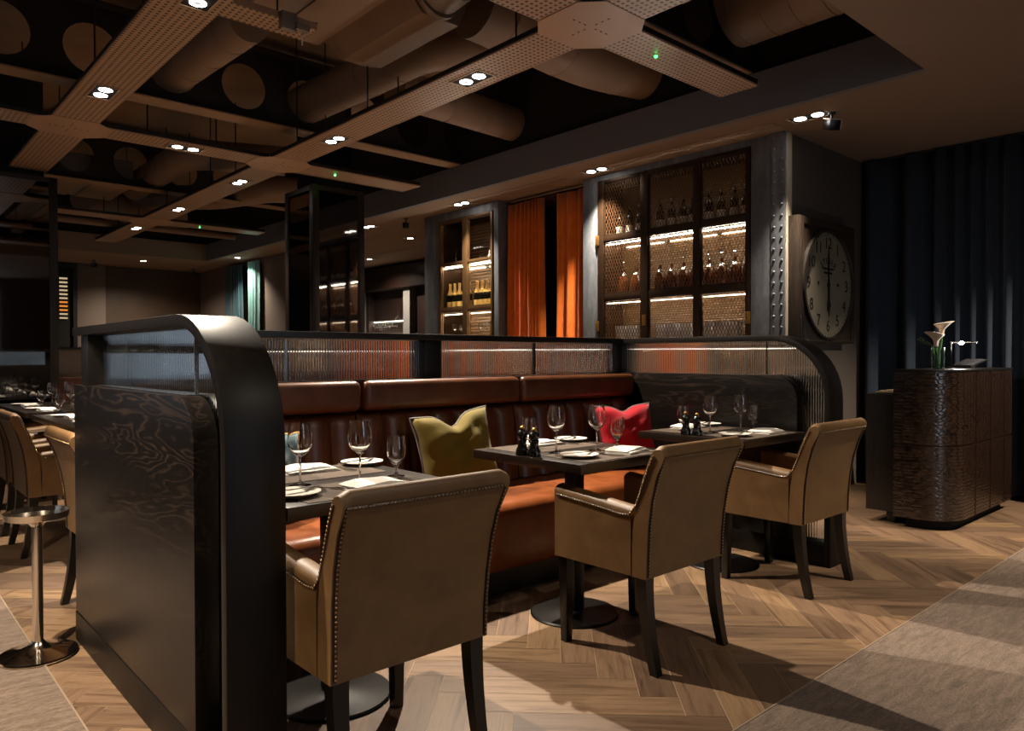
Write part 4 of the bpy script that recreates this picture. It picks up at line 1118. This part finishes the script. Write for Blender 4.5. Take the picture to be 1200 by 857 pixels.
# ------------------------------------------------------------------ curtains
def curtain(axis, c, a, b, z0, z1, mat, label, amp, pitch, seed, group=None, parent_rail=True, flare=0):
    rnd = random.Random(seed); t = thing('curtain', label, 'curtain', (c, (a+b)/2, z0) if axis == 'y' else ((a+b)/2, c, z0), group)
    n = int((b - a) / .011); zsn = 10; off = []; ph = 0; 
    vals = []
    for k in range(n + 1):
        ph += 2*PI * .011 / (pitch * (1 + .45 * math.sin(k * .021 + seed) + .2 * math.sin(k * .057 + 2*seed)))
        vals.append((ph, 1 + .35 * math.sin(k * .037 + seed * 3)))
    rows = []
    for j in range(zsn + 1):
        z = z0 + (z1 - z0) * j / zsn; row = []; u = j / zsn
        for k in range(n + 1):
            p_, am = vals[k]
            d = amp * am * (math.sin(p_) * .8 + .25 * math.sin(2*p_ + .6)) * (1 - .25 * u) + .008 * math.sin(k * .05 + z * 2.2 + seed)
            s_ = a + (b - a) * k / n
            s_ = s_ + (s_ - (a+b)/2) * flare * (1 - u)
            row.append((c + d, s_, z) if axis == 'y' else (s_, c + d, z))
        rows.append(row)
    mb = MB().grid(rows)
    o = mb.build('drape', mat, t, smooth=180)
    md = o.modifiers.new('thick', 'SOLIDIFY'); md.thickness = .006; md.offset = 0
    return t
curtain('y', 7.06, -2.5, 2.93, .03, 2.955, M['navy'], 'floor length midnight blue velvet curtain behind the podium', .1, .25, 3)
single('curtain_track', MB().box(7.04, 7.08, -2.5, 2.945, 2.957, 2.978), M['navyrail'], 'dark track of the midnight blue curtain', 'curtain rail')
curtain('y', 5.72, 5.135, 5.60, .03, 2.925, M['orange'], 'burnt orange velvet curtain, right of the pair', .045, .115, 1, 'orange curtains', flare=.05)
curtain('y', 5.72, 5.83, 6.43, .03, 2.925, M['orange'], 'burnt orange velvet curtain, left of the pair', .045, .13, 5, 'orange curtains')
single('curtain_track', MB().box(5.7, 5.74, 5.13, 6.435, 2.94, 2.96), M['steel'], 'thin metal rail of the orange curtains', 'curtain rail')
struct('wall_doorway', MB().box(6.3, 6.35, 5.126, 6.439, 0, SOF - .001), M['walld'])
curtain('y', 5.56, 13.0, 13.45, .03, 2.93, M['teal_lit'], 'teal curtain painted pale for the downlight at the far window, right half', .04, .11, 2, 'teal curtains at the far window')  # downlight brightness put into this paler cloth colour
curtain('y', 5.56, 13.75, 14.5, .03, 2.93, M['teal'], 'dark teal curtain at the far window, left half', .04, .13, 4, 'teal curtains at the far window')
w = thing('window_2', 'narrow dark window between the teal curtains', 'window', (5.63, 13.6, 0)); w['kind'] = 'structure'
MB().box(5.635, 5.649, 13.3, 14.3, .2, 2.9).build('window_frame', M['black'], w)
MB().box(5.63, 5.634, 13.36, 14.24, .26, 2.84).build('glass_pane', M['bottle'], w)

# ------------------------------------------------------------------ clock
t = thing('wall_clock', 'large square cased wall clock with ivory dial showing six o\'clock', 'clock', (6.135, 2.9, 1.79))
cx, czk = 6.125, 1.772; yf = 2.832
fr = MB().box(5.702, 6.635, 2.842, 2.948, 1.285, 2.305).box(5.635, 5.702, 2.842, 2.9345, 1.285, 2.305)
fr.build('case', M['clockwood'], t, bevel=.006)
MB().box(5.645, 5.70, yf, 2.8415, 1.295, 2.295).box(6.57, 6.625, yf, 2.8415, 1.295, 2.295).box(5.70, 6.57, yf, 2.8415, 2.24, 2.295).box(5.70, 6.57, yf, 2.8415, 1.295, 1.315).build('case_moulding', M['clockwood'], t, bevel=.003)
RX = Matrix.Rotation(PI/2, 4, 'X')
MB().lathe([(.46, .0), (.462, .03), (.445, .034), (.436, .012), (.436, .0)], 64, (cx, 2.8412, czk), RX).build('rim', M['rim'], t, smooth=40)
MB().lathe([(.0001, 0), (.4355, 0), (.4355, .006), (.0001, .006)], 64, (cx, 2.8405, czk), RX).build('dial', M['clockface'], t, smooth=40)
def text(body, size, x, y, z, name, mat, parent, rot=0):
    cu = bpy.data.curves.new(name, 'FONT'); cu.body = body; cu.size = size; cu.align_x = 'CENTER'; cu.align_y = 'CENTER'; cu.extrude = .0006
    ob = bpy.data.objects.new(name, cu); COL.objects.link(ob)
    dg = bpy.context.evaluated_depsgraph_get(); dg.update()
    me = bpy.data.meshes.new_from_object(ob.evaluated_get(dg)); bpy.data.objects.remove(ob); bpy.data.curves.remove(cu)
    Mx = Matrix.Translation(Vector((x, y, z)) - ORG[parent]) @ Matrix.Rotation(rot, 4, 'Y') @ Matrix.Rotation(PI/2, 4, 'X')
    me.transform(Mx); me.materials.clear(); me.materials.append(mat)
    o = bpy.data.objects.new(name, me); COL.objects.link(o); o.parent = parent; ORG[o] = ORG[parent].copy(); return o
yn = 2.8335
for h in range(1, 13):
    a = h * PI / 6
    text(str(h), .135, cx + .345 * math.sin(a), yn, czk + .345 * math.cos(a), 'numeral', M['ink'], t)
tk = MB()
for m_ in range(60):
    a = m_ * PI / 30; Mx = Matrix.Translation((cx, yn, czk)) @ Matrix.Rotation(a, 4, 'Y')
    s0 = len(tk.v); tk.box(-.003, .003, -.001, .0005, .41, .428 if m_ % 5 else .432); tk.xf(Mx, s0)
tk.build('minute_marks', M['ink'], t, smooth=0)
for ch, a in zip('STEDER', (-.62, -.37, -.12, .12, .37, .62)):
    text(ch, .075, cx + .2 * math.sin(a), yn, czk + .2 * math.cos(a) - .0, 'maker_letter', M['ink'], t, a)
for zz, ww in ((.135, .1), (.1, .075)):
    l = MB()
    for k in range(9): l.box(cx - ww + 2*ww*k/9, cx - ww + 2*ww*(k + .75)/9, yn - .0008, yn + .0005, czk + zz - .009, czk + zz + .009)
    l.build('maker_line', M['ink'], t, smooth=0)
MB().lathe([(.014, 0), (.014, .004)], 16, (cx - .18, 2.8345, czk + .01), RX).build('winding_hole', M['ink'], t)
MB().lathe([(.014, 0), (.014, .004)], 16, (cx + .18, 2.8345, czk + .01), RX).build('winding_hole', M['ink'], t)
MB().prism([(-.008, -.06), (.008, -.06), (.011, .22), (.0, .33), (-.011, .22)], 'y', -.002, .001).xf(Matrix.Translation((cx, 2.8285, czk))).build('minute_hand', M['ink'], t, smooth=0)
hh = MB().prism([(-.009, .05), (.009, .05), (.012, -.13), (.03, -.17), (.012, -.2), (0, -.27), (-.012, -.2), (-.03, -.17), (-.012, -.13)], 'y', -.002, .001).xf(Matrix.Translation((cx, 2.8255, czk)))
hh.build('hour_hand', M['ink'], t, smooth=0)
MB().lathe([(.022, 0), (.018, .012)], 20, (cx, 2.834, czk), RX).build('hub', M['ink'], t)
text('6', .055, cx - .01, yn, czk - .2, 'seconds_dial', M['ink'], t)

# ------------------------------------------------------------------ podium
t = thing('reception_podium', 'round cornered podium clad in dark crocodile leather', 'podium', (6.0, 1.85, 0))
def podpoly(g, r=.24, x0=5.38, x1=6.69, y0=1.655, y1=2.03):
    x0 += g; x1 -= g; y0 += g; y1 -= g; r = max(r - g, .02); p = [(x1, y0), (x1, y1), (x0, y1)]
    for k in range(15):
        a = PI/2 * k / 14; p.append((x0 + r - r * math.cos(a), y0 + r - r * math.sin(a)))
    return p
MB().prism(podpoly(.0), 'z', .07, .567).build('lower_panel', M['croc'], t, smooth=30)
MB().prism(podpoly(.0), 'z', .577, 1.07).build('upper_panel', M['croc'], t, smooth=30)
MB().prism(podpoly(.005), 'z', .5672, .5768).build('seam_groove', M['bronze'], t, smooth=30)
MB().prism(podpoly(-.004), 'z', 1.0705, 1.085).build('top', M['oakx'], t, smooth=30, bevel=.002)
MB().prism(podpoly(.06), 'z', 0, .0695).build('plinth', M['void'], t, smooth=30)
for xx in (5.83, 6.16, 6.49):
    MB().box(xx - .003, xx + .003, 1.652, 1.6548, .07, 1.07).build('vertical_seam', M['bronze'], t, smooth=0)
t = thing('side_cabinet', 'low dark wood cabinet attached left of the podium', 'cabinet', (5.75, 2.13, 0))
MB().box(5.43, 6.2, 2.036, 2.235, .085, .91).build('body', M['oak'], t, bevel=.003)
MB().box(5.5, 6.1, 2.06, 2.12, 0, .0845).build('foot', M['legw'], t, bevel=.003)
MB().lathe([(.01, 0), (.01, .02)], 10, (5.47, 2.05, .06)).build('glide', M['chrome'], t)
single('menu_stack', MB().box(5.5, 5.9, 2.06, 2.2, .911, .923).box(5.52, 5.85, 2.05, 2.18, .923, .931), M['paper'], 'pale menus lying on the low cabinet beside the podium', 'menus', bevel=.001)
# vase with lilies
vx, vy = 5.68, 1.85
t = thing('glass_vase', 'slim clear glass vase standing on the podium', 'vase', (vx, vy, 1.0855))
MB().lathe([(.0001, 0), (.042, 0), (.043, .004), (.043, .15), (.04, .15), (.04, .008), (.0001, .008)], 32, (vx, vy, 1.0855)).build('vase_body', M['water'], t, smooth=50)
def lily(label, top, base, face, s_):
    t = thing('calla_lily', label, 'flower', base, 'calla lilies in the vase')
    mid = (Vector(top) + Vector(base)) / 2 + Vector((.004 * s_, 0, 0))
    MB().tube([base, mid, top], [.006, .006, .008], 10).build('stem', M['stem'], t)
    mb = MB(); rows = []
    for j in range(9):
        u = j / 8; row = []
        for k in range(17):
            a = 2*PI * k / 16
            r = .010 + .012 * u + .030 * max(0, u - .45) ** 1.3 / .45
            flare = (.55 + .45 * math.cos(a)) 
            z = u * .095 + (.02 * math.cos(a) * max(0, u - .4))
            rr = r * (1 + .5 * max(0, u - .6) * flare)
            row.append((rr * math.cos(a) + .03 * max(0, u - .5) * flare, rr * math.sin(a), z))
        rows.append(row)
    mb.grid(rows); Mx = Matrix.Translation(Vector(top) - Vector((0, 0, .006))) @ Matrix.Rotation(face, 4, 'Z')
    o = mb.xf(Mx).build('spathe', M['petal'], t, smooth=180)
    md = o.modifiers.new('thick', 'SOLIDIFY'); md.thickness = .002
    MB().tube([Vector(top) + Vector((0, 0, .01)), Vector(top) + Vector((0, 0, .075))], [.004, .003], 8).build('spadix', M['gold'], t)
dR = Vector((.743, -.669, 0))   # sideways along the podium front as the lens sees it
b0 = Vector((vx, vy, 1.096))
lily('cream calla lily in the vase, leaning right and taller', b0 + dR * .036 + Vector((.008, .01, .225)), b0 + dR * .006, -.75, 1)
lily('cream calla lily in the vase, left and shorter', b0 - dR * .02 - Vector((.009, .01, 0)) + Vector((0, 0, .15)), b0 - dR * .006 - Vector((.006, .007, 0)), 2.6, -1)
t = thing('eucalyptus_sprig', 'small leafy sprig drooping from the left of the vase', 'foliage', tuple(b0))
dF = Vector((.02, .022, 0))
pp = [b0 + dF * .8, b0 - dR * .022 + dF * .7 + Vector((0, 0, .15)), b0 - dR * .065 + dF + Vector((0, 0, .18)), b0 - dR * .115 + dF + Vector((0, 0, .205))]
MB().tube(pp, .0025, 6).build('stem', M['stem'], t)
lv = MB()
for k in range(10):
    u = .25 + .75 * k / 9; c = Vector(pp[1]).lerp(Vector(pp[3]), u) + Vector((0, 0, .008 * (-1) ** k)) 
    lv.sphere(c + dR * random.uniform(-.008, .008), .011, 8, 5, (1, 1, .35))
lv.build('leaves', M['leaf'], t)
# reading lamp
lx, ly = 5.98, 1.86
t = thing('reading_lamp', 'slim black reading lamp with a bright bulb on the podium', 'lamp', (lx, ly, 1.0855))
hd = Vector((lx, ly, 1.275)); e = hd + dR * .19
MB().lathe([(.0001, 0), (.04, 0), (.04, .008), (.0001, .01)], 24, (lx, ly, 1.0855)).build('base', M['iron'], t)
MB().tube([(lx, ly, 1.095), hd], .004, 8).build('stem', M['iron'], t)
MB().tube([hd, e], .0045, 8).build('arm', M['iron'], t)
MB().sphere(tuple(hd), .009, 10, 6).build('joint', M['chrome'], t); MB().sphere(tuple(e), .009, 10, 6).build('joint', M['chrome'], t)
bp_ = hd + dR * .075 + Vector((0, 0, -.004))
MB().sphere(tuple(bp_), .014, 14, 8, (1.2, 1.2, .8)).build('bulb', M['bulb'], t)
ld = bpy.data.lights.new('lamp_glow', 'POINT'); ld.energy = 2.2; ld.shadow_soft_size = .02; ld.color = (1, .93, .85)
lo = bpy.data.objects.new('lamp_glow', ld); COL.objects.link(lo); lo.parent = t; lo.location = bp_ + Vector((0, 0, -.03)) - ORG[t]
# open book on a slanted rest
t = thing('reservation_book', 'grey tilted reservation book rest on the podium', 'book', (6.3, 1.85, 1.0855))
Mx = Matrix.Translation((6.3, 1.87, 1.098)) @ Matrix.Rotation(-.73, 4, 'Z') @ Matrix.Rotation(-.42, 4, 'Y')
MB().box(-.02, .11, -.12, .12, 0, .012).xf(Mx).build('cover', M['black'], t, bevel=.002)
MB().box(-.012, .103, -.113, .113, .0123, .016).xf(Mx).build('pages', M['bookg'], t, bevel=.002)

# ------------------------------------------------------------------ back bar beyond the pier
t = thing('bar_back_cabinet', 'mahogany back bar cabinet with glass shelves', 'bar cabinet', (8.0, 11.5, 0))
MB().box(8.1, 8.18, 7.9, 13.28, 0, 2.72).build('back_panel', M['redwood'], t)
MB().box(8.075, 8.09, 12.0, 13.17, 1.872, 1.879).build('led_strip', M['led2'], t, smooth=0)  # this strip and the next are added to backlight the bar glasses
MB().box(8.06, 8.09, 12.0, 13.17, 1.608, 1.612).build('led_strip', M['led2'], t, smooth=0)
MB().box(7.85, 8.1, 7.9, 13.28, 2.5, 2.93).build('cornice', M['redwood'], t, bevel=.006)
for yy in (13.18, 11.83, 10.4, 9.0, 7.92):
    MB().box(7.95, 8.099, yy - (.12 if yy == 11.83 else .0), yy + .1, 0, 2.499).build('pilaster', M['redwood'] if yy != 11.83 else M['wallg'], t, bevel=.004)
MB().box(7.7, 7.949, 7.95, 13.26, 0, 1.6).build('counter', M['oak'], t, bevel=.004)
MB().box(7.951, 8.095, 12.0, 13.17, 1.88, 1.895).build('glass_shelf', M['thin'], t)
k = 0
for i in range(8):
    for r_ in range(2):
        put(flute, (7.8 + .11 * r_ , 12.1 + i * .085, 1.6005), 0, 'stem glass on the back bar counter, %s in its %s row' % (ORD[i], 'front' if r_ == 0 else 'rear'), 'stem glasses on the back bar', (1.15, 1.15, 1.5))
put(decanter, (8.022, 12.2, 1.8955), 0, 'crystal decanter on the back bar glass shelf', 'bar decanters', (.72, .72, 1.3))

# ------------------------------------------------------------------ ambient and camera
wd = bpy.data.worlds.new('World'); SC.world = wd; wd.use_nodes = True
wd.node_tree.nodes['Background'].inputs[0].default_value = (.62, .71, .85, 1); wd.node_tree.nodes['Background'].inputs[1].default_value = .26

ar = bpy.data.lights.new('dusk_daylight', 'AREA'); ar.shape = 'RECTANGLE'; ar.size = .55; ar.size_y = 2.6; ar.energy = 12; ar.color = (.72, .85, 1)
ao = bpy.data.objects.new('dusk_daylight', ar); COL.objects.link(ao); ao.location = (2.17, -3.25, 1.4); ao.rotation_euler = (PI/2, 0, 0)
cam = bpy.data.cameras.new('camera'); co = bpy.data.objects.new('camera', cam); COL.objects.link(co); SC.camera = co
f_px, yaw, pit, rol = 866.96, .7337594, -.0123195, .00208836
def camrot(v):
    c, s_ = math.cos(pit), math.sin(pit); v = (v[0], c*v[1] - s_*v[2], s_*v[1] + c*v[2])
    c, s_ = math.cos(rol), math.sin(rol); return (c*v[0] - s_*v[1], s_*v[0] + c*v[1], v[2])
cX = camrot((math.cos(yaw), 0, math.sin(yaw))); cY = camrot((-math.sin(yaw), 0, math.cos(yaw))); cZ = camrot((0, 1, 0))
right = Vector((cX[0], cY[0], cZ[0])); up = Vector((cX[1], cY[1], cZ[1])); fwd = Vector((cX[2], cY[2], cZ[2]))
R3 = Matrix((right, up, -fwd)).transposed()
co.matrix_world = Matrix.Translation((0, 0, 1.18)) @ R3.to_4x4()
cam.sensor_fit = 'HORIZONTAL'; cam.sensor_width = 36; cam.lens = f_px / 1200 * 36; cam.clip_start = .05; cam.clip_end = 100
vs = SC.view_settings; vs.view_transform = 'Standard'; vs.look = 'None'; vs.gamma = 1; vs.exposure = .62; vs.use_curve_mapping = False
cy = SC.cycles
cy.max_bounces = 10; cy.diffuse_bounces = 4; cy.glossy_bounces = 5; cy.transmission_bounces = 10; cy.transparent_max_bounces = 24
cy.sample_clamp_indirect = 4; cy.caustics_reflective = False; cy.caustics_refractive = True; cy.blur_glossy = .6
cy.use_denoising = True
try: cy.denoiser = 'OPENIMAGEDENOISE'
except Exception: pass
